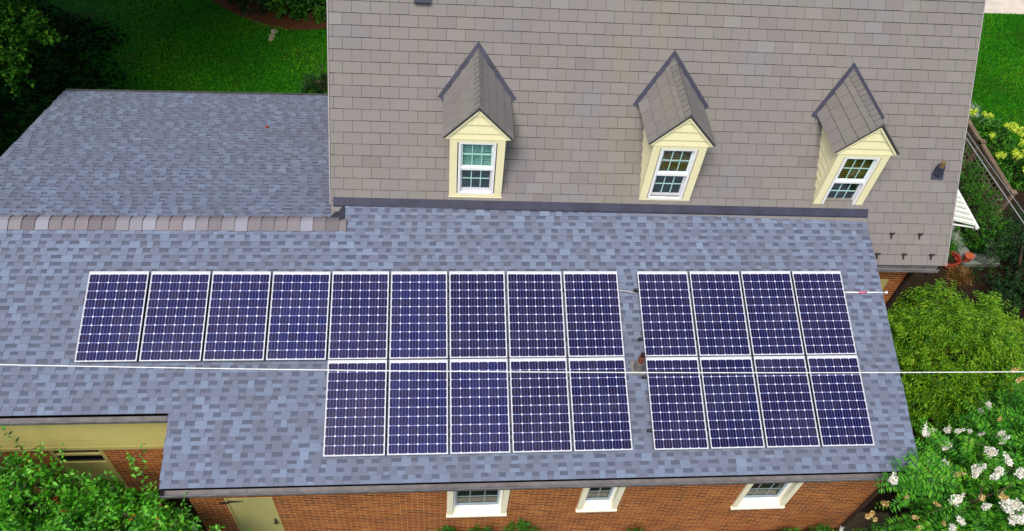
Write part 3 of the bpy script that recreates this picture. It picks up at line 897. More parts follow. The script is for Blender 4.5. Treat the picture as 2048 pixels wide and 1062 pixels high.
mR = panel_meshes(AR - .042, HP_, cells_navy, "right")
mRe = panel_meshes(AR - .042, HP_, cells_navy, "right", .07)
for r, v in (("upper", BP - .004), ("lower", -.004)):
    for i in range(4):
        lab = "%s row solar panel, %s from the left in the eight panel block" % (r, ordn[i])
        place_panel(mRe if i == 0 else mR, 5.63454 + i * AR, v, lab)

# conduits
mb = MB(F(5.3, 2.9))
mb.tube([F(5.2, 2.96, .05), F(5.32, 2.97, .06), F(5.45, 2.955, .06), F(5.6, 2.92, .05)], .017, 8)
tag(mb.build("conduit", pvc, smooth=True), "short grey conduit bridging the gap between the two panel arrays", "conduit")
mb = MB(F(9.7, 2.92))
mb.tube([F(9.6, 2.92, .06), F(10.5, 2.915, .06)], .014, 8)
mb.tube([F(10.5, 2.915, .06), F(10.53, 2.915, .06)], .028, 8)
mb.tube([F(9.95, 2.918, .06), F(10.12, 2.917, .06)], .016, 8, m=1)
tag(mb.build("conduit", [cable_white, pink], smooth=True), "thin white conduit with pink tape running off the roof edge", "conduit")

# overhead wire across the picture
mb = MB((3.4, .47, 2.0))
pts = []
for i in range(41):
    x = -16 + 44 * i / 40
    pts.append((x, .49 - .0222 * (x - .18) + .0003 * (x - 3) ** 2, 2.0 + .0012 * (x - 3) ** 2))
mb.tube(pts, .008, 6)
tag(mb.build("overhead_wire", cable_white, smooth=True), "long white overhead wire crossing in front of the solar panels", "wire")

# ------------------------------------------------------------------ foliage
def leaves(name, Pb, D, Nn, L, Wd, tint, mat, org, parent=None):
    """many small folded leaves as one mesh: base, two sides, tip"""
    n = len(Pb)
    D = D / np.linalg.norm(D, axis=1, keepdims=True)
    Sd = np.cross(D, Nn); Sd /= np.linalg.norm(Sd, axis=1, keepdims=True) + 1e-9
    Nn = np.cross(Sd, D)
    L = np.broadcast_to(np.asarray(L, float), (n,))[:, None]; Wd = np.broadcast_to(np.asarray(Wd, float), (n,))[:, None]
    mid = Pb + D * L * .45
    v = np.empty((n, 4, 3))
    v[:, 0] = Pb; v[:, 1] = mid + Sd * Wd * .5 + Nn * Wd * .18; v[:, 2] = Pb + D * L - Nn * L * .12; v[:, 3] = mid - Sd * Wd * .5 + Nn * Wd * .18
    v = v.reshape(-1, 3) - np.array(org)
    me = bpy.data.meshes.new(name)
    me.vertices.add(4 * n); me.vertices.foreach_set("co", v.ravel())
    idx = np.arange(n)[:, None] * 4 + np.array([0, 1, 2, 0, 2, 3])[None]
    me.loops.add(6 * n); me.loops.foreach_set("vertex_index", idx.ravel())
    me.polygons.add(2 * n); me.polygons.foreach_set("loop_start", np.arange(2 * n) * 3)
    at = me.attributes.new("tint", 'FLOAT', 'FACE')
    at.data.foreach_set("value", np.repeat(np.clip(tint, 0, 1), 2))
    me.materials.append(mat); me.update(); me.validate()
    return link(name, me, parent, None if parent is not None else org)

def unit(a): return a / (np.linalg.norm(a, axis=-1, keepdims=True) + 1e-9)
def twigs(start, dirs, length, n, L, Wd, droop=.25, spread=.9, jit=.3, planar=False, tint=None):
    """leaves set along twigs; returns arrays"""
    k = len(start)
    t = (np.arange(n) + .5) / n
    t = t[None, :] + NP.uniform(-.3, .3, (k, n)) / n
    dirs = unit(dirs)
    ln = np.broadcast_to(np.asarray(length, float), (k,))
    p = start[:, None] + dirs[:, None] * (t * ln[:, None])[..., None]
    p[..., 2] -= droop * (t ** 2) * ln[:, None]
    side = unit(np.cross(dirs, np.array([0, 0, 1.0])[None] + NP.normal(0, .15, (k, 3))))
    up = unit(np.cross(side, dirs))
    if planar: ang = np.where(np.arange(n) % 2 == 0, 0, np.pi)[None] + NP.normal(0, .25, (k, n))
    else: ang = (np.arange(n) * 2.4)[None] + NP.uniform(0, 6.28, (k, 1)) + NP.normal(0, .3, (k, n))
    rd = side[:, None] * np.cos(ang)[..., None] + up[:, None] * np.sin(ang)[..., None]
    d = unit(dirs[:, None] * (1 - spread * .6) + rd * spread + NP.normal(0, jit, (k, n, 3)) * .5)
    nn = unit(up[:, None] + np.array([0, 0, .8]) + NP.normal(0, .35, (k, n, 3)))
    tt = (NP.beta(2, 2, (k, n)) * .75 + .1 + NP.normal(0, .12, (k, 1))) if tint is None else tint(k, n)
    sz = NP.uniform(.7, 1.2, (k, n)) * (1 - .35 * t ** 3)
    return p.reshape(-1, 3), d.reshape(-1, 3), nn.reshape(-1, 3), (sz * L).ravel(), (sz * Wd).ravel(), np.clip(tt, 0, .93).ravel()
def cat(*a): return [np.concatenate(q) for q in zip(*a)]

def stems(mb, base, tops, r0, r1):
    base = Vector(base)
    for tp in tops:
        tp = Vector(tp); m = base.lerp(tp, .5) + Vector((RND.uniform(-.15, .15), RND.uniform(-.15, .15), .15))
        mb.tube([base, m, tp], [r0, (r0 + r1) / 2, r1], 6)

def dome_pts(clumps, n, inner=.35):
    """points spread through a set of domes (cx,cy,top,rx,ry,depth) with their outward direction"""
    cl = np.array(clumps, float)
    wt = cl[:, 3] * cl[:, 4]; i = NP.choice(len(cl), n, p=wt / wt.sum())
    c = cl[i]
    a = NP.uniform(0, 2 * np.pi, n); el = np.arcsin(NP.uniform(-.15, 1, n)); r = 1 - inner * NP.random(n) ** 1.6
    d = np.stack([np.cos(a) * np.cos(el), np.sin(a) * np.cos(el), np.sin(el)], 1)
    p = np.stack([c[:, 0] + d[:, 0] * r * c[:, 3], c[:, 1] + d[:, 1] * r * c[:, 4], c[:, 2] - c[:, 5] + d[:, 2] * r * c[:, 5]], 1)
    return p, d

# --- big leafy shrub at the front left
def front_shrub():
    org = (-4.2, -1.0, GZ)
    T = empty("leafy_shrub", org)
    tag(T, "large bright green leafy shrub in front of the cream band and brick wall", "shrub")
    cl = [(-6.4, .0, -.25, 1.0, .8, 1.5), (-5.3, .05, -.4, .8, .7, 1.4), (-4.3, -.1, -.9, .8, .7, 1.3), (-3.5, -.35, -.95, .7, .7, 1.2), (-2.75, -.75, -.35, .55, .55, 1.3),
          (-2.2, -1.05, -.5, .5, .5, 1.4), (-5.7, -1.0, -.3, 1.1, .9, 1.6), (-4.3, -1.1, -.5, 1.0, .8, 1.5), (-3.0, -1.4, -.6, .9, .7, 1.5), (-6.9, -.6, -.5, 1, .9, 1.5), (-2.2, -1.55, -.9, .6, .5, 1.4)]
    p, d = dome_pts(cl, 2500, .5)
    p[:, 1] = np.minimum(p[:, 1], np.where(p[:, 0] > -2.7, -.45, .85))
    dr = unit(d * .5 + np.array([0, -.05, .8]) + NP.normal(0, .3, d.shape))
    A = twigs(p - dr * .25, dr, NP.uniform(.25, .5, len(p)), 9, .115, .06, .15, 1.0)
    # long free shoots standing out of the top
    sp = np.array([(-5.5, .35, -1.), (-5.35, .3, -.9), (-5.0, .45, -1.0), (-5.75, .3, -.9), (-4.7, .4, -1.1), (-3.5, .35, -1.3), (-3.45, .3, -1.25), (-2.7, -.6, -.9), (-2.5, -.7, -.9), (-2.25, -.85, -1.0), (-2.0, -.95, -1.0), (-2.55, -.62, -.8), (-6.2, .3, -.6), (-1.85, -1.0, -1.2), (-5.9, .5, -.6), (-5.15, .5, -.65), (-4.95, .4, -.8), (-6.1, .45, -.5), (-2.35, -.75, -.6), (-3.2, .1, -.9)])
    sdv = np.array([(.05, .1, 1), (-.2, .1, 1), (.2, 0, 1), (-.1, 0, 1), (.3, .1, 1), (.15, .05, 1), (.1, 0, 1), (.1, -.1, 1), (.5, -.1, 1), (.4, 0, 1), (.5, -.1, .9), (-.1, 0, 1), (0, 0, 1), (.7, 0, .7), (.1, .1, 1), (-.15, .1, 1), (.3, .1, 1), (0, .15, 1), (.3, .05, 1), (.2, .2, 1)], float)
    B2 = twigs(sp, sdv, NP.uniform(.7, 1.05, len(sp)), 12, .1, .055, .05, 1.0)
    Q = cat(A, B2)
    k = len(Q[0]); red = NP.random(k) < .004; Q[5][red] = 1.0
    # one red leaved sprig
    rs = twigs(np.array([(-4.55, -.25, -.95), (-4.5, -.35, -1.2), (-3.9, -1.5, -.95)]), np.array([(.1, 0, 1.), (.2, -.1, 1), (.1, -.2, 1)]), .28, 8, .07, .04, tint=lambda a, c: np.ones((a, c)))
    rs = list(rs); rs[5] = np.ones(len(rs[0]))
    Q = cat(Q, rs)
    leaves("crown", *Q[:3], Q[3], Q[4], Q[5], leaf_bright, org, T)
    mb = MB(org)
    tops = [Vector((c[0], c[1], c[2] - .3)) for c in cl]
    for bx, by in ((-5.8, -.6), (-4.2, -.7), (-2.9, -1.0)):
        stems(mb, (bx, by, GZ), [t for t in tops if abs(t.x - bx) < 1.3], .035, .01)
    for a, q in zip(sp, sdv): mb.tube([Vector(a) - Vector(q) * .3, Vector(a) + Vector(q) * .75], [.006, .003], 4)
    mb.build("stem", bark, T)
front_shrub()

# --- white flowering crape myrtle at the front right
def flower_mesh(name, mat, n, rx, rz, size):
    k = 6
    lump = unit(NP.normal(0, 1, (k, 3))) * NP.uniform(.25, .8, (k, 1))
    a = NP.normal(0, 1, (n, 3)); a = unit(a) * (NP.random((n, 1)) ** .4)
    p = (lump[NP.integers(0, k, n)] + a * .5) * np.array([rx, rx * .85, rz])
    d = unit(a + NP.normal(0, .6, (n, 3)))
    o = leaves(name, p, d, unit(NP.normal(0, 1, (n, 3))), NP.uniform(.5, 1.2, n) * size, NP.uniform(.6, 1.2, n) * size, NP.beta(2.5, 1.0, n), mat, (0, 0, 0))
    me = o.data; bpy.data.objects.remove(o); return me
def crape():
    org = (12.3, -.5, GZ)
    T = empty("crape_myrtle", org)
    tag(T, "crape myrtle tree with white flower clusters overhanging the wing's front corner", "tree")
    cl = [(12.2, -.5, -.35, 1.9, 1.3, 1.8), (13.4, .2, -.45, 1.4, 1.3, 1.6), (11.2, -1.2, -.75, 1.2, .9, 1.5), (12.6, .4, -1.0, 1.3, .9, 1.4), (14.3, 1.0, -.6, 1.2, 1.2, 1.5), (13.3, -1.2, -.4, 1.5, .9, 1.6), (10.3, -1.35, -1.05, .8, .55, 1.2)]
    p, d = dome_pts(cl, 820, .5)
    keep = ~((p[:, 0] < 11.0) & (p[:, 1] > -.65)) & ~((p[:, 0] < 11.7) & (p[:, 1] > .3)); p, d = p[keep], d[keep]
    dr = unit(d * np.array([1, 1, .35]) + np.array([-.15, -.1, .15]) + NP.normal(0, .25, d.shape))
    A = twigs(p - dr * .4, dr, NP.uniform(.5, .95, len(p)), 26, .135, .046, .2, 1.15, .16, True)
    sp = np.array([(10.8, -.78, -.25), (10.75, -.7, -.1), (10.9, -.6, -.2), (11.0, -.75, -.2), (11.1, -.5, -.3), (11.4, .2, -.5), (10.9, -.9, -.1), (10.6, -.75, -.05), (10.5, -.7, -.05), (10.6, -.65, 0), (10.9, -.65, -.1), (11.3, -.5, -.3), (11.5, .3, -.6), (10.35, -.72, .0), (10.25, -.68, .03), (10.3, -.62, .03), (10.15, -.7, .05), (10.2, -.8, 0), (10.4, -.6, 0), (10.45, -.68, -.02)])
    sv = np.array([(-1, .12, .36), (-1, .25, .3), (-.7, .5, .45), (-.4, .6, .4), (-.5, .7, .3), (-.6, .8, .4), (-1, .1, .25), (-1, .45, .25), (-.9, -.2, .1), (-.5, .7, .3), (-.5, .35, .45), (-.7, .8, .35), (-.9, .5, .3), (-1, .2, .2), (-1, .0, .1), (-.8, .5, .3), (-1, -.15, .1), (-.9, -.5, -.2), (-.5, .6, .4), (-1, .12, .15)])
    B2 = twigs(sp, sv, np.array([1.3, 1.0, .9, .8, .9, .7, 1.1, .7, .7, .55, .8, .9, .8, .75, .8, .6, .7, .6, .5, .85]), 30, .13, .046, .12, 1.15, .12, True)
    Q = cat(A, B2)
    leaves("crown", *Q[:3], Q[3], Q[4], Q[5], leaf_crape, org, T)
    mb = MB(org)
    base = Vector((12.3, -.5, GZ))
    for c in cl:
        stems(mb, base + Vector((RND.uniform(-.25, .25), RND.uniform(-.2, .2), 0)), [(c[0], c[1], c[2] - .95)], .05, .02)
        for _ in range(5):
            q = Vector((c[0], c[1], c[2] - .97)); an = RND.uniform(0, 6.28)
            e = q + Vector((math.cos(an) * c[3] * .7, math.sin(an) * c[4] * .7, .2))
            mb.tube([q, q.lerp(e, .5) + Vector((0, 0, .1)), e], [.018, .012, .006], 5)
    mb.build("trunk", bark, T)
    ms = [flower_mesh("flower_cluster", petal_white, 230, .10, .12, .045), flower_mesh("flower_cluster", petal_white, 150, .07, .13, .045), flower_mesh("flower_cluster", petal_gold, 120, .065, .1, .04), flower_mesh("flower_cluster", petal_gold, 80, .055, .08, .04)]
    FL = FLOWERS
    for q, (x, y, z, kind, sc) in enumerate(FL):
        if kind >= 2 and q % 3 == 0: continue
        sc *= .8
        if kind >= 2 and x < 10.2: continue
        o = link("flower_cluster", ms[kind], T)
        o.location = Vector((x, y, z)) - Vector(org)
        o.rotation_euler = (RND.uniform(-1, 1), RND.uniform(-1, 1), RND.uniform(0, 6.28)); o.scale = (sc * RND.uniform(.75, 1.25), sc * RND.uniform(.7, 1.1), sc * RND.uniform(.8, 1.5))
FLOWERS = [(12.10,1.12,-1.63,0,1.0), (11.15,0.53,-0.50,0,0.9), (10.66,0.23,0.15,1,0.8), (12.16,0.97,-1.33,1,0.8), (12.29,0.86,-1.16,1,0.9), (12.46,0.83,-1.12,1,0.8), (11.82,0.46,-1.03,0,0.9), (13.25,1.52,-1.58,1,0.9), (13.34,1.51,-1.38,0,0.9), (12.95,0.77,-0.77,2,1.1), (12.83,0.57,-0.76,0,0.9), (12.56,0.69,-0.98,1,0.7), (12.39,0.17,-0.68,0,1.2), (12.38,0.23,-0.73,0,0.9), (11.90,-0.20,-0.49,0,1.1), (11.78,-0.32,-0.50,0,0.9), (12.18,-0.32,-0.46,0,1.2), (12.06,-0.40,-0.45,0,1.0), (11.22,0.08,-0.91,0,0.8), (11.09,-0.08,-0.87,2,0.9), (11.38,0.01,-0.77,1,0.9), (11.41,-0.06,-0.71,1,0.7), (11.21,-0.31,-0.70,3,1.2), (11.47,-0.30,-0.58,2,1.0), (11.65,-0.41,-0.50,3,0.8), (9.73,-0.67,0.12,1,0.9), (9.77,-0.71,0.12,1,0.7), (10.09,-0.56,0.12,3,1.0), (11.31,-0.74,-0.68,0,1.0), (11.36,-0.73,-0.64,1,0.8), (10.61,-0.38,-1.18,2,1.1), (10.65,-0.47,-1.13,3,0.9), (10.41,-0.46,-1.52,2,1.1), (10.38,-0.57,-1.59,2,0.9), (10.27,-0.51,-1.93,2,1.2), (10.30,-0.64,-1.84,3,1.1), (10.19,-0.68,-2.04,2,1.0), (11.00,-0.76,-0.84,2,1.0), (10.65,-0.89,-1.12,2,1.0), (10.79,-0.82,-1.06,3,0.9), (10.61,-1.11,-1.04,3,0.8), (11.35,-1.08,-0.85,0,1.0), (11.12,-1.19,-0.86,1,1.0), (11.70,-0.78,-0.55,2,1.2), (11.73,-0.92,-0.59,0,1.2), (11.85,-0.86,-0.54,3,1.0), (12.08,-0.81,-0.48,3,1.1), (12.15,-0.97,-0.56,0,1.5), (12.31,-0.93,-0.55,0,1.4), (12.21,-1.13,-0.63,0,1.4), (12.34,-1.17,-0.69,0,1.3), (12.39,-1.01,-0.59,0,1.3), (12.04,-0.78,-0.50,2,1.0), (13.53,1.85,-0.50,2,1.0), (13.42,1.60,-1.27,2,1.0), (13.53,1.62,-0.50,2,0.9), (12.64,-0.31,-0.50,0,1.0), (12.52,-0.06,-0.55,1,0.9), (12.79,0.43,-0.72,1,0.8), (9.60,-0.36,0.12,3,0.9), (9.41,-0.48,0.12,3,0.8), (13.02,0.96,-0.88,2,0.9), (10.99,-1.12,-0.86,2,0.8)]
crape()

def bush(name, label, cat_, cl, n, nl, L, Wd, mat, tl, up=.6, droop=.2, inner=.45, base=None, group=None, spread=1.0, tint=None):
    org = base or (cl[0][0], cl[0][1], GZ)
    T = empty(name, org); tag(T, label, cat_, group)
    p, d = dome_pts(cl, n, inner)
    dr = unit(d + np.array([0, 0, up]) + NP.normal(0, .3, d.shape))
    Q = twigs(p - dr * tl * .5, dr, NP.uniform(.7, 1.3, n) * tl, nl, L, Wd, droop, spread)
    Q = list(Q)
    if tint: Q[5][NP.random(len(Q[5])) < tint] = 1.0
    leaves("crown", *Q[:3], Q[3], Q[4], Q[5], mat, org, T)
    mb = MB(org)
    for c in cl:
        for _ in range(3):
            stems(mb, (org[0] + RND.uniform(-.1, .1), org[1] + RND.uniform(-.1, .1), GZ), [(c[0] + RND.uniform(-.3, .3) * c[3], c[1] + RND.uniform(-.3, .3) * c[4], c[2] - c[5] * .4)], .025 + .01 * c[3], .01)
    mb.build("trunk", bark, T)
    return T

bush("feathery_bush", "large mound of feathery yellow green foliage beside the wing's roof edge", "bush",
     [(13.9, 3.4, -1.35, 1.5, 1.35, 1.4), (13.0, 3.9, -1.75, 1.0, 1.0, 1.4), (14.9, 3.6, -1.6, 1.2, 1.2, 1.5), (13.2, 2.4, -1.7, 1.1, 1.0, 1.4), (14.6, 2.4, -1.7, 1.2, 1.0, 1.4), (14.2, 4.8, -1.9, 1.1, .9, 1.3), (12.7, 2.9, -2.1, .8, .9, 1.2), (15.4, 4.6, -2.1, .9, .9, 1.2)],
     2300, 16, .125, .03, leaf_feather, .36, .35, .35, .5, (13.9, 3.3, GZ), spread=1.2)
bush("dark_evergreen", "tall dark evergreen shrub with small glossy leaves beside the terrace", "shrub",
     [(17.3, 6.4, -1.7, 1.1, 1.0, 1.5), (16.9, 5.4, -2.0, .9, .9, 1.4), (17.8, 7.4, -1.7, .9, .9, 1.5), (18.2, 6.0, -1.5, 1.2, 1.2, 1.6)], 1100, 14, .07, .04, leaf_dark, .3, base=(17.4, 6.3, GZ))
bush("mid_green_shrub", "mid green leafy shrub growing through the trellis foot by the awning", "shrub",
     [(16.9, 8.6, -2.25, .75, .9, 1.1), (17.15, 9.6, -2.35, .55, .8, 1.0), (17.0, 7.6, -2.35, .6, .6, 1.0)], 420, 14, .08, .04, leaf_hyd, .3, base=(16.9, 8.6, GZ))
bush("clipped_ball_shrub", "dark clipped ball shaped shrub behind the feathery bush", "shrub",
     [(16.35, 5.35, -2.72, .42, .42, .42)], 500, 10, .03, .018, leaf_dark, .08, up=.1, droop=0, inner=.15)

# hydrangea with lime flower heads
T = bush("hydrangea", "hydrangea bush with round lime yellow flower heads beyond the trellis", "hydrangea",
     [(18.6, 11.1, -2.5, .8, .8, .9), (18.4, 12.0, -2.6, .7, .7, .8), (19.1, 10.5, -2.6, .6, .8, .8), (18.9, 11.6, -2.55, .7, .7, .8), (18.2, 10.2, -2.8, .5, .7, .7)], 420, 9, .14, .09, leaf_hyd, .25, base=(18.6, 11.1, GZ))
me = flower_mesh("flower_head", petal_lime, 120, .11, .09, .06)
for (x, y, z) in ((18.5, 12.05, -2.45), (18.62, 11.95, -2.42), (18.3, 11.1, -2.45), (19.0, 11.55, -2.45), (19.1, 11.45, -2.4), (19.18, 11.3, -2.42), (19.25, 11.15, -2.45), (19.35, 10.95, -2.5), (19.2, 10.85, -2.5), (19.1, 10.5, -2.5), (18.35, 10.35, -2.55), (18.25, 10.4, -2.6), (18.75, 10.4, -2.5), (18.85, 10.3, -2.52), (19.05, 10.0, -2.6), (18.9, 9.8, -2.65), (18.2, 12.2, -2.5)):
    o = link("flower_head", me, T); o.location = Vector((x, y, z)) - Vector((18.6, 11.1, GZ)); k = RND.uniform(.8, 1.25); o.scale = (k, k, k); o.rotation_euler = (RND.random(), RND.random(), RND.random() * 6)
bush("silver_plant", "silvery white leaved plant at the edge of the lawn by the roof", "plant",
     [(18.9, 13.1, -3.05, .4, .4, .5), (19.0, 12.6, -3.1, .3, .3, .4)], 90, 8, .13, .03, leaf_silver, .3)
bush("fern_clump", "blue green ferny plant at the house corner beside the terracotta pot", "plant",
     [(15.75, 7.55, -2.95, .4, .45, .5)], 110, 14, .1, .022, leaf_hyd, .4, up=.4)
bush("straw_grass", "clump of rusty straw coloured grass below the red hose", "ornamental grass",
     [(15.9, 6.6, -3.3, .3, .22, .2)], 90, 5, .26, .014, straw, .25, up=1.0)
bush("bed_plant", "small dark leaved plant inside the grey kerbed bed", "plant",
     [(16.75, 7.7, -3.0, .3, .35, .45), (16.95, 8.3, -2.9, .3, .4, .5)], 130, 9, .08, .04, leaf_dark, .2)

# trellis
TR = empty("trellis", (17.35, 10.3, GZ)); tag(TR, "weathered wooden lattice trellis fence beside the gable end", "trellis")
o3 = (17.35, 10.3, GZ)
for (ya, yb2) in ((8.25, 10.25), (10.25, 12.4)):
    mb = MB(o3); mb.box(17.29, 17.41, ya, yb2, -2.05, -1.98); mb.box(17.32, 17.38, ya, yb2, -2.24, -2.05); mb.build("top_rail", wood_grey, TR)
    mb = MB(o3); mb.box(17.32, 17.38, ya, yb2, -3.5, -3.38); mb.build("bottom_rail", wood_grey, TR)
for yy in (8.25, 10.25, 12.4):
    mb = MB(o3); mb.box(17.29, 17.41, yy - .055, yy + .055, GZ - .1, -1.95); mb.box(17.27, 17.43, yy - .075, yy + .075, -1.95, -1.92); mb.build("post", wood_grey, TR)
mb = MB(o3)
y = 8.35
while y < 12.3:
    mb.box(17.33, 17.345, y, y + .035, -3.4, -2.2); y += .16
z = -3.3
while z < -2.2:
    mb.box(17.346, 17.36, 8.3, 12.35, z, z + .035); z += .16
mb.build("lattice", plain("lattice_wood", (0.16, 0.135, 0.09), .85, 0, .2, .3, 8), TR)

# grey kerbed bed (terrace edging), pot, hose
mb = MB((16.5, 7.4, GZ))
mb.prism([(16.2, 6.95, -3.42), (17.2, 6.95, -3.42), (17.5, 8.2, -3.42), (17.15, 8.2, -3.42), (16.98, 7.32, -3.42), (16.52, 7.32, -3.42), (16.6, 9.6, -3.42), (16.15, 9.6, -3.42)], (0, 0, -.3))
tag(mb.build("paved_edging", concrete), kind="structure")
mb = MB((16.27, 7.08, -3.42))
mb.tube([(16.27, 7.08, -3.42), (16.27, 7.08, -3.24), (16.27, 7.08, -3.235), (16.27, 7.08, -3.2)], [.085, .115, .13, .13], 18)
tag(mb.build("flower_pot", terracotta), "round orange terracotta pot on the grey edging stones", "pot")
mb = MB((15.85, 7.2, -3.5))
pts = []
for k in range(60):
    a = k * .42; r = .28 + .03 * math.sin(k * 1.3)
    pts.append((15.8 + r * math.cos(a), 7.15 + r * math.sin(a), -3.5 + .045 * (k // 15) + .01 * math.sin(a * 2)))
mb.tube(pts, .028, 7)
tag(mb.build("garden_hose", hose_red, smooth=True), "coiled red garden hose at the house corner", "hose")

# service cables beside the gable
for k, (dx, dz, m, lab) in enumerate(((0, 0, cable_grey, "thick grey service cable slanting down past the trellis"), (.12, .05, cable_grey, "thin pale service cable running beside the thick grey one"))):
    mb = MB((16.2 + dx, 7.9, -1.1 + dz))
    pts = []
    for i in range(31):
        t = -7 + 16 * i / 30
        pts.append((16.16 + dx + .45 * t * .5 + (0.03 * math.sin(t) if k else 0), 7.9 - .98 * t, -1.12 + dz - .15 * t + .004 * t * t))
    mb.tube(pts, .012 - .005 * k, 6)
    tag(mb.build("service_cable", m, smooth=True), lab, "cable", "cables past the trellis")

# low shrubs at the foot of the front wall
for (x, y, zt, r, lab) in ((2.08, -.42, -2.50, .26, "small clipped shrub under the left side of the widest sill window"), (2.72, -.45, -2.53, .32, "low flat shrub below the middle of the widest sill window"), (3.5, -.45, -2.40, .38, "roundest green shrub at the wall foot beside the widest sill window"), (5.85, -.5, -2.68, .26, "low yellowish shrub at the wall foot right of the small window"), (9.1, -.55, -2.78, .28, "small dark shrub on the mulch near the wall corner"), (9.75, -.5, -2.73, .24, "last small shrub at the wall foot, next to the downspout")):
    bush("foundation_shrub", lab, "shrub", [(x, y, zt, r, r, .5)], 170, 9, .05, .028, leaf_hyd, .13, group="low shrubs along the brick wall")

# back garden: plants in the mulch bed and a low bush by the roof corner
for (x, y, zt, r, n, m, lab) in ((-3.1, 18.3, -2.75, .8, 130, leaf_hyd, "leafy green shrub in the middle of the red mulch bed"), (-4.3, 18.6, -2.8, .9, 130, leaf_dark, "dark shrub on the left part of the mulch bed"), (-2.1, 18.5, -2.8, .65, 110, leaf_hyd, "bright leafy shrub on the mulch bed close to the roof edge"), (-2.75, 17.75, -3.2, .35, 60, leaf_hyd, "low light green plant at the front of the mulch bed"), (-2.02, 17.65, -3.2, .3, 60, leaf_hyd, "low light green rosette plant on the mulch nearest the house")):
    bush("garden_shrub", lab, "shrub", [(x, y, zt, r, r, .6)], n, 10, .16, .1, m, .3, group="plants in the mulch bed")
bush("small_conifer", "small dark upright bush by the corner of the taupe roof", "bush", [(-1.45, 13.9, -2.6, .4, .4, .95), (-1.95, 13.8, -2.85, .3, .3, .7)], 260, 14, .07, .02, leaf_dark, .25, up=1.0)
mb = MB((-3.43, 16.6, GZ))
for (x, y, r) in ((-3.42, 16.8, .13), (-3.46, 16.55, .11), (-3.48, 16.36, .09)):
    mb.tube([(x, y, GZ - .02), (x, y, GZ + .04), (x + .01, y, GZ + .06)], [r, r * .9, r * .55], 9)
tag(mb.build("edging_stones", plain("buff_stone", (0.3, 0.24, 0.15), .9, 0, .2, .3, 14)), "short line of buff stones at the edge of the mulch bed", "stones")

# tree at the back left, its unseen upper crown added to shade the lawn
def shade_tree():
    org = (-11.0, 12.0, GZ)
    T = empty("shade_tree", org); tag(T, "dark tree fringing the top left corner, its unseen crown widened to add shade", "tree")
    cl = [(-13.5, 13.0, 9.0, 5.3, 5.5, 5.0), (-11.5, 18.5, 9.5, 5.5, 5.5, 5.0), (-5.8, 19.5, 9.5, 4.5, 4.5, 4.0), (-15.5, 7.0, 8.5, 5.0, 5.0, 5.0), (-7.4, 15.0, 9.5, 4.4, 4.4, 4.5), (-10.0, 12.0, 9.5, 4.0, 4.0, 4.5),
          (-7.9, 10.3, 1.7, .8, .7, .9), (-7.1, 9.7, 1.75, .5, .4, .6), (-8.6, 11.3, 1.7, .9, .8, .9), (-7.7, 9.3, 1.1, .45, .45, .6)]
    p, d = dome_pts(cl[:6], 8000, .6)
    dr = unit(d + np.array([0, 0, -.1]) + NP.normal(0, .35, d.shape))
    A = twigs(p - dr * .4, dr, NP.uniform(.5, 1.0, len(p)), 11, .3, .22, .3, 1.0)
    p2, d2 = dome_pts(cl[6:], 300, .4)
    A2 = twigs(p2 - d2 * .2, unit(d2 + NP.normal(0, .3, d2.shape)), .4, 11, .13, .1, .2, 1.0)
    A2 = list(A2); A2[5] = np.clip(A2[5] * .9, 0, 1); A[5][:] *= .6  # fringe leaves tinted lighter as if lit, upper crown leaves darkened
    Q = cat(A, A2)
    leaves("crown", *Q[:3], Q[3], Q[4], Q[5], leaf_tree, org, T)
    mb = MB(org)
    mb.tube([(-11, 12, GZ - .1), (-11, 12, GZ + .6), (-11.1, 12.1, 1), (-11, 12.4, 5)], [.45, .33, .27, .15], 12)
    for c in cl[:6]: mb.tube([(-11.05, 12.1, .2), (c[0] * .6 - 11.05 * .4, c[1] * .6 + 12.1 * .4, (c[2] - c[5] * .6)), (c[0], c[1], c[2] - c[5] * .5)], [.16, .1, .04], 7)
    mb.build("trunk", bark, T)
shade_tree()

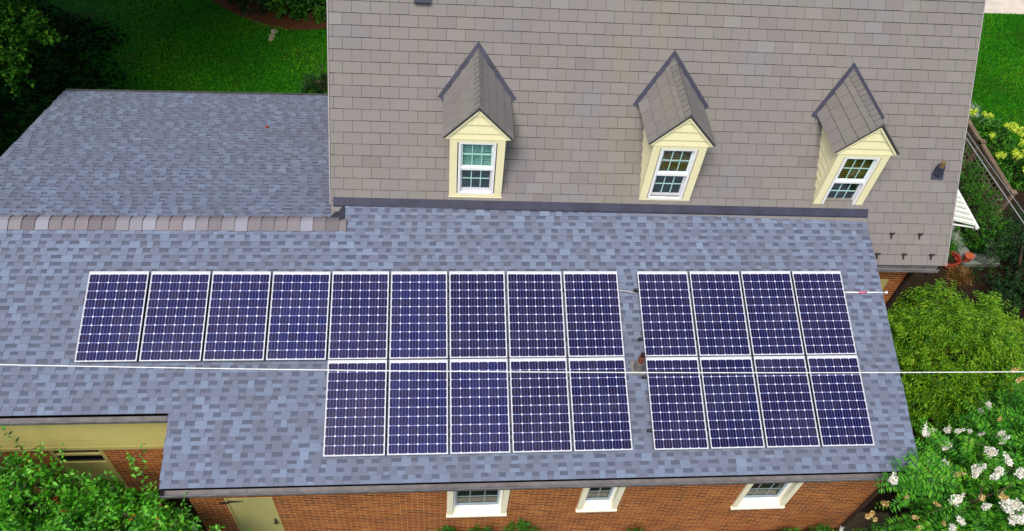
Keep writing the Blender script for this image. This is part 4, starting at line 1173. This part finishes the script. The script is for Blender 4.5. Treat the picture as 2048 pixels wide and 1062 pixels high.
# near-black leaves added to stand in for deep shade on the left ground
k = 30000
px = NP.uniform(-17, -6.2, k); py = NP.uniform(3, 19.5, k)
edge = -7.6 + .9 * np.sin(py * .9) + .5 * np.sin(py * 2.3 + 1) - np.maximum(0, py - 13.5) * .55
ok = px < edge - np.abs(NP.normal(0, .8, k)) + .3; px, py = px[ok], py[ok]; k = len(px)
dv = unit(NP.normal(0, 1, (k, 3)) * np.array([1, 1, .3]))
o = leaves("ground_shade_leaves", np.stack([px, py, GZ + NP.uniform(.02, .16, k)], 1), dv, unit(NP.normal(0, .4, (k, 3)) + np.array([0, 0, 1.])), NP.uniform(.08, .16, k), NP.uniform(.07, .14, k), NP.random(k) * .35, leaf_shade, (-10, 10, GZ))
tag(o, "near-black leaves laid in for the deep shade left of the wing", "shade leaves", kind="stuff")

# short grass over the lawn in view
def grass(regions, n):
    P_, T_ = [], []
    for (x0, x1, y0, y1, w) in regions:
        k = int(n * w); P_.append(np.stack([NP.uniform(x0, x1, k), NP.uniform(y0, y1, k), np.full(k, GZ)], 1))
    Pg = np.concatenate(P_); k = len(Pg)
    Pg = Pg[(Pg[:, 0] > 0) | (NP.random(len(Pg)) < np.clip((Pg[:, 0] + 9.5) / 3.5, 0, 1))]
    bed = ((Pg[:, 0] > -6.6) & (Pg[:, 0] < 1.5) & (Pg[:, 1] > 16.9 + .12 * (Pg[:, 0] + 2.2) ** 2)) | ((Pg[:, 0] < 19.7) & (Pg[:, 0] > 10) & (Pg[:, 1] < 13.4))
    Pg = Pg[~bed]; k = len(Pg)
    D = unit(NP.normal(0, .5, (k, 3)) + np.array([0, 0, 1.]))
    cl = .5 + .25 * np.sin(Pg[:, 0] * 1.3 + np.sin(Pg[:, 1] * .9)) * np.sin(Pg[:, 1] * 1.1 + .7) + NP.normal(0, .2, k)
    return Pg, D, unit(NP.normal(0, 1, (k, 3))), NP.uniform(.05, .11, k), NP.uniform(.014, .028, k), np.clip(cl, 0, 1)
gm = leaf_mat("grass_blade", [(0, (0.015, 0.13, 0.003)), (.5, (0.045, 0.3, 0.005)), (.85, (0.11, 0.43, 0.01)), (1, (0.24, 0.23, 0.03))], .25, .8, .1)
q = grass([(-9.5, -.2, 9.7, 19, .6), (16.5, 25, 9, 19.05, .5)], 110000)
tag(leaves("lawn_grass", *q, gm, (0, 12, GZ)), "short mown green grass of the lawns behind and beside the house", "grass", kind="stuff")
# one dry leaf on the rear slope
o = leaves("fallen_leaf", np.array([(-1.999, 8.042, 0.137)]), np.array([(.6, .5, .05)]), np.array([(0, .28, .96)]), .12, .09, np.array([.97]), leaf_bright, (-1.999, 8.042, 0.137))
tag(o, "single dry orange leaf lying on the wing's rear roof slope", "leaf")
